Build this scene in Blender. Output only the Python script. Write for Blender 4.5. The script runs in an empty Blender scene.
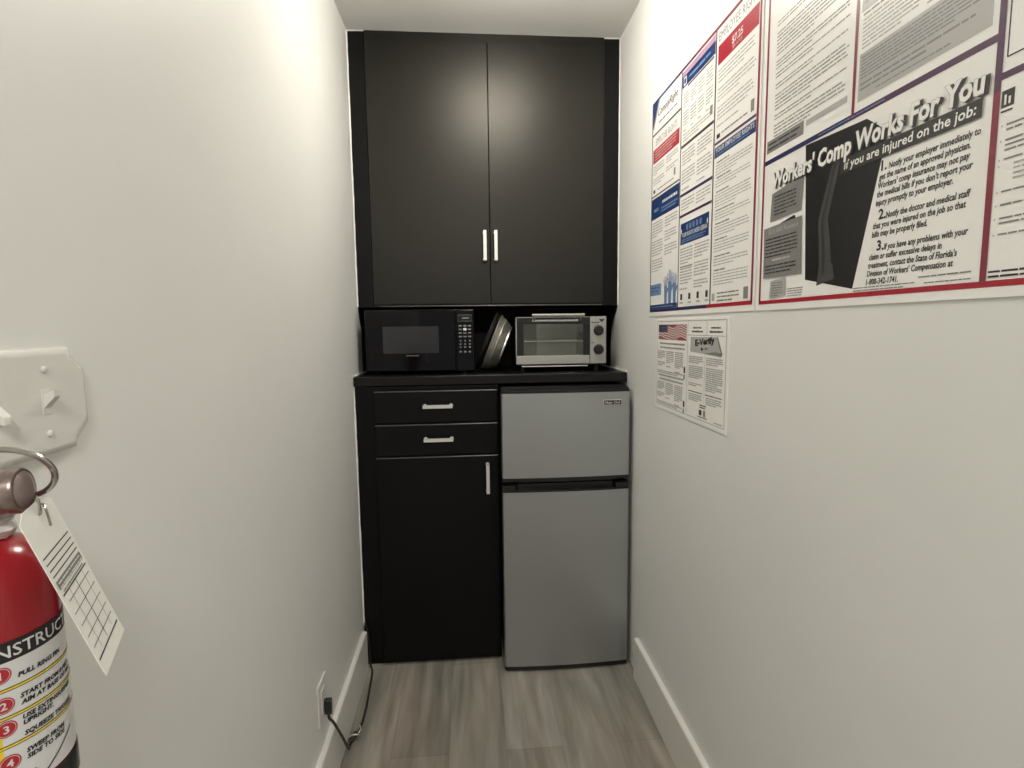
import bpy, bmesh, math, random
from mathutils import Vector, Matrix
random.seed(7)
SC = bpy.context.scene
COL = SC.collection
PI = math.pi

# ------------------------------------------------------------------ measures of the room (metres)
XL, XR = -0.4304, 0.6166          # left and right wall
YB, YF = 2.53, -0.55              # back wall, open end behind the photographer
RX0, RX1, RY = -1.55, 2.05, -3.30 # the larger room the narrow one opens into
ZC = 2.44                         # ceiling
CAM_H = 1.3283
Y_LOW, Y_UP = 2.0596, 2.1951      # front of the lower cabinet, front of the upper cabinet
Z_UP = 1.4095                     # underside of the upper cabinet
Z_TOP = 1.1469                    # countertop
X_SPLIT = 0.1125                  # lower cabinet | refrigerator
Y_FR = 1.9546                     # refrigerator door front
BT, BH = 0.0165, 0.1570           # baseboard thickness and height

# ------------------------------------------------------------------ camera
FW = Vector((0.08007899, 0.99115903, -0.10578816))
RT = Vector((0.99657784, -0.08179182, -0.01194612))
UP = Vector((0.02049312, 0.1044695, 0.99431693))
cam_d = bpy.data.cameras.new('camera')
cam_d.sensor_width = 36.0
cam_d.lens = 540.4242 * 36.0 / 1024.0
cam_d.clip_start = 0.01
cam = bpy.data.objects.new('camera', cam_d)
COL.objects.link(cam)
M = Matrix.Identity(4)
for i in range(3):
    M[i][0] = RT[i]; M[i][1] = UP[i]; M[i][2] = -FW[i]
M[0][3], M[1][3], M[2][3] = 0, 0, CAM_H
cam.matrix_world = M
SC.camera = cam

# ------------------------------------------------------------------ world, exposure
w = bpy.data.worlds.new('world'); SC.world = w; w.use_nodes = True
w.node_tree.nodes['Background'].inputs[0].default_value = (0.8, 0.8, 0.85, 1)
w.node_tree.nodes['Background'].inputs[1].default_value = 0.1
SC.view_settings.view_transform = 'Standard'
SC.view_settings.look = 'None'
SC.view_settings.gamma = 1.0
SC.view_settings.use_curve_mapping = False
SC.view_settings.exposure = 0.0
LAMP_X, LAMP_Y, LAMP_Z = 0.14, 1.56, 2.375      # centre of the opal glass lamp under the ceiling
LAMP_R, LAMP_H = 0.130, 0.052                   # its half width and half height
LAMP_E = 43.5                                   # radiance of the glass
LAMP_COL = (1.0, 0.945, 0.86)
PAN_X, PAN_Y, PAN_S = 0.12, -0.95, 0.40            # ceiling panel of the room behind the photographer
ROOM_W, ROOM_COL = 31.5, (1.0, 0.975, 0.93)


# ------------------------------------------------------------------ materials
def mat(name, col, rough=0.5, metal=0.0, spec=0.5, bump=0.0, bscale=60.0, var=0.0, vscale=6.0, coat=0.0, aniso=0.0):
    m = bpy.data.materials.new(name); m.use_nodes = True
    nt = m.node_tree; b = nt.nodes['Principled BSDF']
    b.inputs['Base Color'].default_value = (*col, 1)
    b.inputs['Roughness'].default_value = rough
    b.inputs['Metallic'].default_value = metal
    b.inputs['Specular IOR Level'].default_value = spec
    b.inputs['Coat Weight'].default_value = coat
    b.inputs['Coat Roughness'].default_value = 0.08
    b.inputs['Anisotropic'].default_value = aniso
    tc = nt.nodes.new('ShaderNodeTexCoord')
    if var:
        n = nt.nodes.new('ShaderNodeTexNoise'); n.inputs['Scale'].default_value = vscale
        n.inputs['Detail'].default_value = 4
        nt.links.new(tc.outputs['Object'], n.inputs['Vector'])
        r = nt.nodes.new('ShaderNodeMapRange')
        r.inputs['From Min'].default_value = 0.3; r.inputs['From Max'].default_value = 0.7
        r.inputs['To Min'].default_value = 1 - var; r.inputs['To Max'].default_value = 1 + var
        nt.links.new(n.outputs['Fac'], r.inputs['Value'])
        mx = nt.nodes.new('ShaderNodeVectorMath'); mx.operation = 'SCALE'
        mx.inputs[0].default_value = col
        nt.links.new(r.outputs['Result'], mx.inputs['Scale'])
        nt.links.new(mx.outputs['Vector'], b.inputs['Base Color'])
    if bump:
        n2 = nt.nodes.new('ShaderNodeTexNoise'); n2.inputs['Scale'].default_value = bscale
        n2.inputs['Detail'].default_value = 3
        nt.links.new(tc.outputs['Object'], n2.inputs['Vector'])
        bp = nt.nodes.new('ShaderNodeBump'); bp.inputs['Strength'].default_value = bump
        bp.inputs['Distance'].default_value = 0.002
        nt.links.new(n2.outputs['Fac'], bp.inputs['Height'])
        nt.links.new(bp.outputs['Normal'], b.inputs['Normal'])
    return m


def floor_material():
    m = bpy.data.materials.new('grey_wood_planks'); m.use_nodes = True
    nt = m.node_tree; b = nt.nodes['Principled BSDF']; N = nt.nodes.new; K = nt.links.new
    tc = N('ShaderNodeTexCoord')
    mp = N('ShaderNodeMapping'); mp.inputs['Rotation'].default_value = (0, 0, PI / 2)
    mp.inputs['Location'].default_value = (0.35, 0.085, 0)
    K(tc.outputs['Object'], mp.inputs['Vector'])
    br = N('ShaderNodeTexBrick')
    br.inputs['Scale'].default_value = 1.0
    br.inputs['Brick Width'].default_value = 1.22
    br.inputs['Row Height'].default_value = 0.18
    br.inputs['Mortar Size'].default_value = 0.0006
    br.inputs['Mortar Smooth'].default_value = 0.2
    br.inputs['Color1'].default_value = (0.25, 0.226, 0.193, 1)
    br.inputs['Color2'].default_value = (0.32, 0.294, 0.256, 1)
    br.inputs['Mortar'].default_value = (0.15, 0.135, 0.117, 1)
    br.offset = 0.37; br.inputs['Bias'].default_value = -0.1
    K(mp.outputs['Vector'], br.inputs['Vector'])
    # long grain running along the corridor
    mg = N('ShaderNodeMapping'); mg.inputs['Scale'].default_value = (26, 1.5, 1)
    K(tc.outputs['Object'], mg.inputs['Vector'])
    g = N('ShaderNodeTexNoise'); g.inputs['Scale'].default_value = 1.0; g.inputs['Detail'].default_value = 6
    g.inputs['Distortion'].default_value = 0.6
    K(mg.outputs['Vector'], g.inputs['Vector'])
    mg2 = N('ShaderNodeMapping'); mg2.inputs['Scale'].default_value = (8, 1.1, 1)
    K(tc.outputs['Object'], mg2.inputs['Vector'])
    g2 = N('ShaderNodeTexNoise'); g2.inputs['Scale'].default_value = 1.0; g2.inputs['Detail'].default_value = 3
    g2.inputs['Distortion'].default_value = 1.6
    K(mg2.outputs['Vector'], g2.inputs['Vector'])
    r1 = N('ShaderNodeMapRange'); r1.inputs['From Min'].default_value = 0.3; r1.inputs['From Max'].default_value = 0.7
    r1.inputs['To Min'].default_value = 0.80; r1.inputs['To Max'].default_value = 1.18
    K(g.outputs['Fac'], r1.inputs['Value'])
    r2 = N('ShaderNodeMapRange'); r2.inputs['From Min'].default_value = 0.32; r2.inputs['From Max'].default_value = 0.68
    r2.inputs['To Min'].default_value = 0.68; r2.inputs['To Max'].default_value = 1.30
    K(g2.outputs['Fac'], r2.inputs['Value'])
    mu = N('ShaderNodeMath'); mu.operation = 'MULTIPLY'
    K(r1.outputs['Result'], mu.inputs[0]); K(r2.outputs['Result'], mu.inputs[1])
    sc = N('ShaderNodeVectorMath'); sc.operation = 'SCALE'
    K(br.outputs['Color'], sc.inputs[0]); K(mu.outputs['Value'], sc.inputs['Scale'])
    mg3 = N('ShaderNodeMapping'); mg3.inputs['Scale'].default_value = (7, 0.9, 1); mg3.inputs['Location'].default_value = (3.1, 1.7, 0)
    K(tc.outputs['Object'], mg3.inputs['Vector'])
    g3 = N('ShaderNodeTexNoise'); g3.inputs['Scale'].default_value = 1.0; g3.inputs['Detail'].default_value = 2
    g3.inputs['Distortion'].default_value = 1.0
    K(mg3.outputs['Vector'], g3.inputs['Vector'])
    cr = N('ShaderNodeValToRGB')
    cr.color_ramp.elements[0].position = 0.38; cr.color_ramp.elements[0].color = (0.955, 0.985, 0.975, 1)
    cr.color_ramp.elements[1].position = 0.62; cr.color_ramp.elements[1].color = (1.035, 0.995, 0.965, 1)
    K(g3.outputs['Fac'], cr.inputs['Fac'])
    tint = N('ShaderNodeVectorMath'); tint.operation = 'MULTIPLY'
    K(sc.outputs['Vector'], tint.inputs[0]); K(cr.outputs['Color'], tint.inputs[1])
    K(tint.outputs['Vector'], b.inputs['Base Color'])
    b.inputs['Roughness'].default_value = 0.5
    b.inputs['Specular IOR Level'].default_value = 0.4
    bp = N('ShaderNodeBump'); bp.inputs['Strength'].default_value = 0.15; bp.inputs['Distance'].default_value = 0.001
    K(g.outputs['Fac'], bp.inputs['Height']); K(bp.outputs['Normal'], b.inputs['Normal'])
    return m


def steel_material():
    """brushed stainless: horizontal brushing, so that a lamp smears into an upright streak"""
    m = bpy.data.materials.new('brushed_steel'); m.use_nodes = True
    nt = m.node_tree; b = nt.nodes['Principled BSDF']; N = nt.nodes.new; K = nt.links.new
    b.inputs['Metallic'].default_value = 0.95
    b.inputs['Roughness'].default_value = 0.33
    b.inputs['Base Color'].default_value = (0.47, 0.49, 0.505, 1)
    tc = N('ShaderNodeTexCoord')
    mp = N('ShaderNodeMapping'); mp.inputs['Scale'].default_value = (2.0, 2.0, 900)
    K(tc.outputs['Object'], mp.inputs['Vector'])
    n = N('ShaderNodeTexNoise'); n.inputs['Scale'].default_value = 1.0; n.inputs['Detail'].default_value = 2
    K(mp.outputs['Vector'], n.inputs['Vector'])
    bp = N('ShaderNodeBump'); bp.inputs['Strength'].default_value = 0.6; bp.inputs['Distance'].default_value = 0.0004
    K(n.outputs['Fac'], bp.inputs['Height']); K(bp.outputs['Normal'], b.inputs['Normal'])
    return m


def glass_material(name, tint=(0.85, 0.86, 0.84), gloss=0.09, rough=0.02):
    m = bpy.data.materials.new(name); m.use_nodes = True
    nt = m.node_tree; N = nt.nodes.new; K = nt.links.new
    nt.nodes.remove(nt.nodes['Principled BSDF'])
    out = nt.nodes['Material Output']
    t = N('ShaderNodeBsdfTransparent'); t.inputs['Color'].default_value = (*tint, 1)
    g = N('ShaderNodeBsdfGlossy'); g.inputs['Roughness'].default_value = rough
    mx = N('ShaderNodeMixShader'); mx.inputs['Fac'].default_value = gloss
    K(t.outputs[0], mx.inputs[1]); K(g.outputs[0], mx.inputs[2]); K(mx.outputs[0], out.inputs['Surface'])
    return m


def emit_material(name, col, s):
    m = mat(name, (0.8, 0.8, 0.8), 0.5)
    b = m.node_tree.nodes['Principled BSDF']
    b.inputs['Emission Color'].default_value = (*col, 1)
    b.inputs['Emission Strength'].default_value = s
    return m


WALL = mat('wall_paint', (0.80, 0.80, 0.765), 0.42, spec=0.45, bump=0.12, bscale=9.0, var=0.015, vscale=3)
CEIL = mat('ceiling_paint', (0.74, 0.73, 0.705), 0.8, bump=0.1, bscale=40)
TRIM = mat('trim_paint', (0.76, 0.745, 0.70), 0.35, spec=0.5)
CAULK = mat('white_caulk', (0.92, 0.91, 0.87), 0.3, bump=0.4, bscale=60)
FLOOR = floor_material()
BLACK = mat('black_satin_paint', (0.0030, 0.0030, 0.0026), 0.41, spec=0.44, bump=0.03, bscale=200)
BLACK.node_tree.nodes['Principled BSDF'].inputs['Specular Tint'].default_value = (1.0, 0.96, 0.86, 1)
BLACKW = mat('black_wall_paint_and_shade', (0.016, 0.016, 0.0155), 0.6, spec=0.3)  # back wall's own black, also used for the painted shade beside it
EDGE = mat('black_edge_glint', (0.045, 0.045, 0.043), 0.30, spec=0.7)  # paler than the fronts: lamp highlight along the edges put into the colour
BLACK2 = mat('black_paint_dimmed', (0.0030, 0.0032, 0.0032), 0.40, spec=0.20, bump=0.03, bscale=200)  # same black with weaker sheen, standing in for dimmer light on these fronts
COUNTER = mat('black_countertop', (0.007, 0.007, 0.0075), 0.30, spec=0.28, var=0.3, vscale=120)
CHROME = mat('satin_chrome', (0.82, 0.81, 0.78), 0.22, 1.0)
PULL = mat('satin_pull_metal', (0.80, 0.79, 0.76), 0.38, 0.55)
NICKEL = mat('brushed_nickel', (0.78, 0.76, 0.70), 0.38, 1.0)
STEEL = steel_material()
BLKP = mat('black_plastic', (0.010, 0.010, 0.011), 0.28, spec=0.5)
BLKM = mat('black_matt', (0.012, 0.012, 0.012), 0.6)
GLOSSBLK = mat('gloss_black_glass', (0.004, 0.004, 0.006), 0.06, spec=0.22)
WINDOW = mat('microwave_window', (0.020, 0.021, 0.026), 0.10, spec=0.5)
KEYGREY = mat('key_grey', (0.20, 0.20, 0.20), 0.5)
KEYWHITE = mat('key_white', (0.75, 0.75, 0.75), 0.5)
LCD = mat('display_grey', (0.045, 0.055, 0.045), 0.2)
LCDK = mat('display_dark', (0.008, 0.008, 0.008), 0.2)
OVENM = mat('oven_front_metal', (0.42, 0.415, 0.385), 0.42, 0.4)
LINER = mat('oven_liner', (0.55, 0.55, 0.46), 0.5, 0.2)
WIRE = mat('oven_wire', (0.85, 0.85, 0.78), 0.4, 0.4)
GLASS = glass_material('oven_glass')
PANM = mat('dull_steel', (0.33, 0.32, 0.285), 0.40, 0.8, var=0.25, vscale=30)
PANK = mat('black_enamel', (0.008, 0.008, 0.008), 0.3)
WHITE = mat('white_plastic', (0.74, 0.73, 0.69), 0.3)
PLATE = mat('painted_plate', (0.74, 0.725, 0.68), 0.22, spec=0.5, bump=0.25, bscale=60)
CORD = mat('brown_cord', (0.016, 0.013, 0.010), 0.4)
RED = mat('red_enamel', (0.30, 0.006, 0.013), 0.22, spec=0.5, coat=0.3)
LABELW = mat('label_white', (0.66, 0.655, 0.64), 0.35)
LABELK = mat('label_black', (0.012, 0.011, 0.012), 0.35)
LABELY = mat('label_yellow', (0.80, 0.58, 0.03), 0.35)
LABELR = mat('label_red', (0.42, 0.02, 0.03), 0.35)
BRONZE = mat('gauge_bronze', (0.30, 0.235, 0.215), 0.28, 0.75, var=0.2, vscale=80)
GAUGEF = mat('gauge_lens', (0.26, 0.20, 0.185), 0.12, 0.2)
STEELW = mat('ring_steel', (0.45, 0.43, 0.40), 0.22, 1.0)
SEAL = mat('clear_seal', (0.70, 0.69, 0.66), 0.15)
CARD = mat('tag_card', (0.88, 0.87, 0.81), 0.45)
INK = mat('ink_black', (0.02, 0.02, 0.022), 0.5)
INKG = mat('ink_grey', (0.23, 0.225, 0.21), 0.5)
INKL = mat('ink_light_grey', (0.44, 0.43, 0.41), 0.5)
PAPER = mat('poster_paper', (0.92, 0.905, 0.865), 0.28, spec=0.5)
PGREY = mat('poster_grey', (0.46, 0.45, 0.43), 0.3)
PGREY2 = mat('poster_mid_grey', (0.24, 0.235, 0.225), 0.3)
PDARK = mat('poster_charcoal', (0.040, 0.038, 0.036), 0.3)
PBLACK = mat('poster_black', (0.014, 0.013, 0.013), 0.28)
PXR = mat('poster_bone_grey', (0.070, 0.068, 0.066), 0.3)
NAVY = mat('poster_navy', (0.012, 0.040, 0.145), 0.3)
BLUE = mat('poster_light_blue', (0.17, 0.27, 0.47), 0.3)
CRIM = mat('poster_red', (0.40, 0.016, 0.032), 0.3)
MAROON = mat('poster_maroon', (0.24, 0.028, 0.05), 0.3)
PURP = mat('poster_purple', (0.075, 0.024, 0.070), 0.3)
VIOLET = mat('poster_violet', (0.030, 0.024, 0.095), 0.3)
PINK = mat('poster_pink', (0.48, 0.30, 0.42), 0.3)
FLAGW = mat('flag_white', (0.72, 0.66, 0.64), 0.3)
FLAGR = mat('flag_red', (0.30, 0.06, 0.065), 0.3)
LIGHTON = emit_material('lamp_opal_glass', LAMP_COL, LAMP_E)
PANEL = emit_material('panel_diffuser', ROOM_COL, 6.0)
DOORP = mat('door_paint', (0.05, 0.05, 0.05), 0.5)


# ------------------------------------------------------------------ mesh helpers
def box(bm, x0, x1, y0, y1, z0, z1, bev=0.0, seg=2, mi=0):
    if x0 > x1: x0, x1 = x1, x0
    if y0 > y1: y0, y1 = y1, y0
    if z0 > z1: z0, z1 = z1, z0
    v = [bm.verts.new((x, y, z)) for z in (z0, z1) for y in (y0, y1) for x in (x0, x1)]
    fs = [bm.faces.new([v[i] for i in f]) for f in
          ((0, 2, 3, 1), (4, 5, 7, 6), (0, 1, 5, 4), (1, 3, 7, 5), (3, 2, 6, 7), (2, 0, 4, 6))]
    for f in fs: f.material_index = mi
    if bev:
        ed = list({e for f in fs for e in f.edges})
        r = bmesh.ops.bevel(bm, geom=ed, offset=bev, segments=seg, profile=0.5, affect='EDGES')
        for f in r['faces']: f.material_index = mi
    return fs


def rings(bm, loops, closed=True, cap=(True, True), mi=0):
    """skin a list of vertex loops (lists of Vectors)"""
    L = [[bm.verts.new(p) for p in lp] for lp in loops]
    n = len(L[0])
    for a, b in zip(L, L[1:]):
        for i in range(n if closed else n - 1):
            j = (i + 1) % n
            bm.faces.new((a[i], a[j], b[j], b[i])).material_index = mi
    if cap[0]: bm.faces.new(L[0][::-1]).material_index = mi
    if cap[1]: bm.faces.new(L[-1]).material_index = mi
    return L


def frame_of(d):
    d = Vector(d).normalized()
    a = Vector((0, 0, 1)) if abs(d.z) < 0.9 else Vector((1, 0, 0))
    u = d.cross(a).normalized()
    return u, d.cross(u).normalized()


def cyl(bm, p0, p1, r0, r1=None, n=24, cap=(True, True), mi=0):
    p0, p1 = Vector(p0), Vector(p1)
    r1 = r0 if r1 is None else r1
    u, v = frame_of(p1 - p0)
    lp = lambda p, r: [p + (u * math.cos(2 * PI * i / n) + v * math.sin(2 * PI * i / n)) * r for i in range(n)]
    rings(bm, [lp(p0, r0), lp(p1, r1)], True, cap, mi)


def lathe(bm, c, axis, prof, n=40, cap=(True, True), mi=0):
    """prof: (distance along axis, radius)"""
    c = Vector(c); d = Vector(axis).normalized(); u, v = frame_of(d)
    rings(bm, [[c + d * t + (u * math.cos(2 * PI * i / n) + v * math.sin(2 * PI * i / n)) * r for i in range(n)]
               for t, r in prof], True, cap, mi)


def smooth_path(pts, sub=8):
    P = [Vector(p) for p in pts]; out = []
    for i in range(len(P) - 1):
        a = P[max(i - 1, 0)]; b = P[i]; c = P[i + 1]; d = P[min(i + 2, len(P) - 1)]
        for k in range(sub):
            t = k / sub
            out.append(0.5 * ((2 * b) + (c - a) * t + (2 * a - 5 * b + 4 * c - d) * t * t + (3 * b - a - 3 * c + d) * t ** 3))
    out.append(P[-1])
    return out


def tube(bm, pts, r, n=10, closed=False, mi=0):
    pts = [Vector(p) for p in pts]; m = len(pts); loops = []
    u = None
    for i, p in enumerate(pts):
        d = (pts[(i + 1) % m] - pts[i - 1]) if closed else (pts[min(i + 1, m - 1)] - pts[max(i - 1, 0)])
        d.normalize()
        if u is None: u, _ = frame_of(d)
        u = (u - d * u.dot(d)).normalized(); v = d.cross(u)
        rr = r[i] if isinstance(r, (list, tuple)) else r
        loops.append([p + (u * math.cos(2 * PI * k / n) + v * math.sin(2 * PI * k / n)) * rr for k in range(n)])
    if closed:
        loops.append(loops[0])
        rings(bm, loops, True, (False, False), mi)
        bmesh.ops.remove_doubles(bm, verts=bm.verts, dist=1e-6)
    else:
        rings(bm, loops, True, (True, True), mi)


def prism(bm, poly, axis, a0, a1, bev=0.0, mi=0):
    """poly: 2-D outline; axis 'x','y','z' it is extruded along between a0 and a1"""
    def P(p, a):
        return {'x': (a, p[0], p[1]), 'y': (p[0], a, p[1]), 'z': (p[0], p[1], a)}[axis]
    rings(bm, [[Vector(P(p, a0)) for p in poly], [Vector(P(p, a1)) for p in poly]], True, (True, True), mi)


def obj(name, bm, mats, parent=None, smooth=35, loc=None):
    bmesh.ops.recalc_face_normals(bm, faces=bm.faces)
    me = bpy.data.meshes.new(name)
    if loc is not None:
        bmesh.ops.translate(bm, verts=bm.verts, vec=-Vector(loc))
    bm.to_mesh(me); bm.free()
    for m in (mats if isinstance(mats, (list, tuple)) else [mats]): me.materials.append(m)
    if smooth:
        for p in me.polygons: p.use_smooth = True
        me.set_sharp_from_angle(angle=math.radians(smooth))
    o = bpy.data.objects.new(name, me); COL.objects.link(o)
    if smooth:
        wn = o.modifiers.new('weighted_normals', 'WEIGHTED_NORMAL'); wn.keep_sharp = True; wn.weight = 90
    if loc is not None: o.location = loc
    if parent:
        o.parent = parent
        par = Vector((0, 0, 0)); q = parent
        while q is not None:
            par += q.location; q = q.parent
        o.location = (Vector(loc) if loc is not None else Vector((0, 0, 0))) - par
    return o


def thing(name, label, cat, loc, group=None):
    o = bpy.data.objects.new(name, None); COL.objects.link(o)
    o.empty_display_size = 0.05
    o.location = loc; o['label'] = label; o['category'] = cat
    if group: o['group'] = group
    return o


def struct(name, bm, m, smooth=35):
    o = obj(name, bm, m, None, smooth); o['kind'] = 'structure'; return o


NB = bmesh.new

# ------------------------------------------------------------------ the room
b = NB(); box(b, RX0 - .1, RX1 + .1, RY - 0.1, YB + 0.1, -0.1, 0.0); struct('floor', b, FLOOR)
b = NB(); box(b, RX0 - .1, RX1 + .1, RY - 0.1, YB + 0.1, ZC, ZC + 0.1); struct('ceiling', b, CEIL)
b = NB(); box(b, XL - 0.1, XL, YF, YB + 0.1, 0, ZC); struct('wall_left', b, WALL)
b = NB(); box(b, XR, XR + 0.1, YF, YB + 0.1, 0, ZC); struct('wall_right', b, WALL)
b = NB(); box(b, XL, XR, YB, YB + 0.1, 0, ZC); struct('wall_back', b, BLACKW)
b = NB(); prism(b, [(2.197, Z_UP - .001), (2.213, 1.370), (2.245, 1.325), (2.245, Z_TOP + .0045), (YB - .001, Z_TOP + .0045), (YB - .001, Z_UP - .001)], 'x', XL + .0002, XL + .0022); struct('recess_shade_left', b, BLACKW)  # dark sheet cut to the shadow under the upper cabinet, left wall
b = NB(); prism(b, [(2.197, Z_UP - .001), (2.215, 1.390), (2.255, 1.355), (2.290, 1.310), (2.298, 1.26), (2.298, Z_TOP + .0045), (YB - .001, Z_TOP + .0045), (YB - .001, Z_UP - .001)], 'x', XR - .0022, XR - .0002); struct('recess_shade_right', b, BLACKW)  # same painted shade on the right wall, with the shadow's curved edge
# the room behind the photographer, from which light comes in through the open end
b = NB(); box(b, RX0, XL - 0.1, YF, YF + .1, 0, ZC); struct('wall_front_left', b, WALL)
b = NB(); box(b, XR + 0.1, RX1, YF, YF + .1, 0, ZC); struct('wall_front_right', b, WALL)
b = NB(); box(b, RX0 - .1, RX0, RY, YF + .1, 0, ZC); struct('wall_room_left', b, WALL)
b = NB(); box(b, RX1, RX1 + .1, RY, YF + .1, 0, ZC); struct('wall_room_right', b, WALL)
b = NB(); box(b, RX0, RX1, RY - .1, RY, 0, ZC); struct('wall_room_end', b, WALL)


def baseboard(name, x_wall, sx, y0, y1):
    # flat board with an eased top
    x1 = x_wall + sx * BT
    poly = [(x_wall, 0.0), (x1, 0.0), (x1, BH - 0.006), (x_wall + sx * (BT - 0.0025), BH - 0.002),
            (x_wall + sx * (BT - 0.006), BH), (x_wall, BH)]
    bb = NB(); prism(bb, poly, 'y', y0, y1); struct(name, bb, TRIM, 50)


baseboard('baseboard_left', XL, 1, YF, 2.03)
baseboard('baseboard_right', XR, -1, YF, 1.88)


def caulk(name, pts, r):
    bb = NB(); P = smooth_path(pts, 14)
    rr = [r * (0.75 + 0.5 * random.random()) for _ in P]
    tube(bb, P, rr, 8); struct(name, bb, CAULK)


caulk('trim_1', [(XL + .001, Y_UP - .002, Z_UP + .002), (XL + .001, Y_UP - .002, 1.75), (XL + .001, Y_UP - .002, 2.1), (XL + .001, Y_UP - .002, ZC - .002)], 0.0034)
caulk('trim_2', [(XR - .001, Y_UP - .002, Z_UP + .002), (XR - .001, Y_UP - .002, 1.75), (XR - .001, Y_UP - .002, 2.1), (XR - .001, Y_UP - .002, ZC - .002)], 0.0020)
caulk('trim_3', [(XL + .001, Y_LOW - .002, BH + .01), (XL + .001, Y_LOW - .002, 0.6), (XL + .001, Y_LOW - .002, 0.9), (XL + .001, Y_LOW - .002, 1.11)], 0.0032)
caulk('trim_4', [(XL + .0015, 2.05, Z_TOP + .001), (XL + .0015, 2.2, Z_TOP + .001), (XL + .0015, 2.5, Z_TOP + .001)], 0.0035)
caulk('trim_5', [(XR - .0015, 2.05, Z_TOP + .001), (XR - .0015, 2.2, Z_TOP + .001), (XR - .0015, 2.5, Z_TOP + .001)], 0.0035)
caulk('trim_6', [(XL + .004, Y_UP - .001, ZC - .001), (0.0, Y_UP - .001, ZC - .001), (XR - .004, Y_UP - .001, ZC - .001)], 0.0026)

# ------------------------------------------------------------------ ceiling lamp (above the picture)
t = thing('ceiling_light', 'opal glass ceiling lamp above the middle of the narrow room', 'ceiling light', (LAMP_X, LAMP_Y, ZC))
b = NB(); lathe(b, (LAMP_X, LAMP_Y, ZC - .0005), (0, 0, -1), [(0, .07), (.010, .07), (.018, .062), (.024, .04), (.03, .036)], 40); obj('lamp_base', b, NICKEL, t)
b = NB()
lathe(b, (LAMP_X, LAMP_Y, LAMP_Z), (0, 0, 1), [(LAMP_H * math.sin(q), max(LAMP_R * math.cos(q) ** .8, .002)) for q in [math.radians(v) for v in range(-88, 61, 8)]], 48)
obj('glass_shade', b, LIGHTON, t)

t = thing('ceiling_panel', 'square white ceiling light panel just outside the open end of the narrow room', 'ceiling light', (PAN_X, PAN_Y, ZC))
hp = PAN_S / 2
b = NB()
for q in ((-hp - .012, hp + .012, -hp - .012, -hp), (-hp - .012, hp + .012, hp, hp + .012), (-hp - .012, -hp, -hp, hp), (hp, hp + .012, -hp, hp)):
    box(b, PAN_X + q[0], PAN_X + q[1], PAN_Y + q[2], PAN_Y + q[3], ZC - .014, ZC - .0003)
obj('panel_frame', b, WHITE, t)
b = NB(); box(b, PAN_X - hp, PAN_X + hp, PAN_Y - hp, PAN_Y + hp, ZC - .008, ZC - .0005); obj('diffuser', b, PANEL, t)
ld = bpy.data.lights.new('panel_light', 'AREA'); ld.shape = 'SQUARE'; ld.size = PAN_S - .02; ld.energy = ROOM_W; ld.color = ROOM_COL
lo = bpy.data.objects.new('panel_light', ld); COL.objects.link(lo); lo.parent = t; lo.location = (0, 0, -.016)

# ------------------------------------------------------------------ upper cabinet
def bar_handle(name, p0, p1, out, parent, m=PULL, w=0.0062, stand=0.03):
    """bar pull: two posts and a square bar; out = direction away from the door"""
    p0, p1, out = Vector(p0), Vector(p1), Vector(out)
    d = (p1 - p0).normalized(); s = d.cross(out)
    bb = NB()

    def bar(a, c, wa, wb, da, db):
        lp = lambda p: [p + da * wa + db * wb, p - da * wa + db * wb, p - da * wa - db * wb, p + da * wa - db * wb]
        rings(bb, [lp(a), lp(c)])
    bar(p0 + out * stand - d * 0.006, p1 + out * stand + d * 0.006, w, 0.0042, s, out)
    for p in (p0, p1):
        cyl(bb, p, p + out * (stand - 0.003), 0.0052, 0.0045, 14)
        cyl(bb, p, p + out * 0.004, 0.0075, 0.0065, 14)
    ed = [e for e in bb.edges if len(e.link_faces) == 2 and e.calc_face_angle(0) > 1.2 and e.calc_length() > 0.02]
    bmesh.ops.bevel(bb, geom=ed, offset=0.0015, segments=2, profile=0.5, affect='EDGES')
    return obj(name, bb, m, parent)


YD = Y_UP - 0.006
UX0, UXM, UX1 = -0.365, 0.0965, 0.5525
t = thing('wall_cabinet', 'tall matt black two-door upper cabinet filling the back wall up to the ceiling', 'cabinet', (0.09, Y_UP, Z_UP))
b = NB()
box(b, XL + .0015, XL + .018, Y_UP, YB - .001, Z_UP, ZC - .0015)
box(b, XR - .018, XR - .0015, Y_UP, YB - .001, Z_UP, ZC - .0015)
box(b, XL + .018, XR - .018, Y_UP + .01, YB - .001, Z_UP + .002, Z_UP + .018)
box(b, XL + .018, XR - .018, Y_UP + .01, YB - .001, ZC - .02, ZC - .0015)
box(b, XL + .018, XR - .018, YB - .02, YB - .001, Z_UP + .018, ZC - .02)
obj('cabinet_body', b, BLACK, t)
b = NB(); box(b, XL + .0015, UX0 - .002, Y_UP - .001, Y_UP + .018, Z_UP, ZC - .0015, .001); obj('filler_strip', b, BLACK2, t)
b = NB(); box(b, UX1 + .002, XR - .0015, Y_UP - .001, Y_UP + .018, Z_UP, ZC - .0015, .001); obj('filler_strip', b, BLACK2, t)
b = NB(); box(b, UX0, UX1, YD, Y_UP + .01, 2.405, ZC - .0015); obj('top_rail', b, BLACK, t)
b = NB(); box(b, UX0 + .02, UX1 - .002, Y_UP - .006, Y_UP + .01, Z_UP, Z_UP + .0065, .0028, 3, 1); obj('bottom_rail', b, [BLACK, EDGE], t)  # whole rail in the glint colour, a painted bright line under the doors
for x0, x1, hx in ((UX0, UXM - .0014, UXM - .0215), (UXM + .0014, UX1, UXM + .0215)):
    b = NB(); box(b, x0, x1, YD, Y_UP + .001, 1.4205, 2.405, .0012)
    d = obj('door', b, BLACK, t)
    bar_handle('handle', (hx, YD, 1.697), (hx, YD, 1.594), (0, -1, 0), d)

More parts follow.
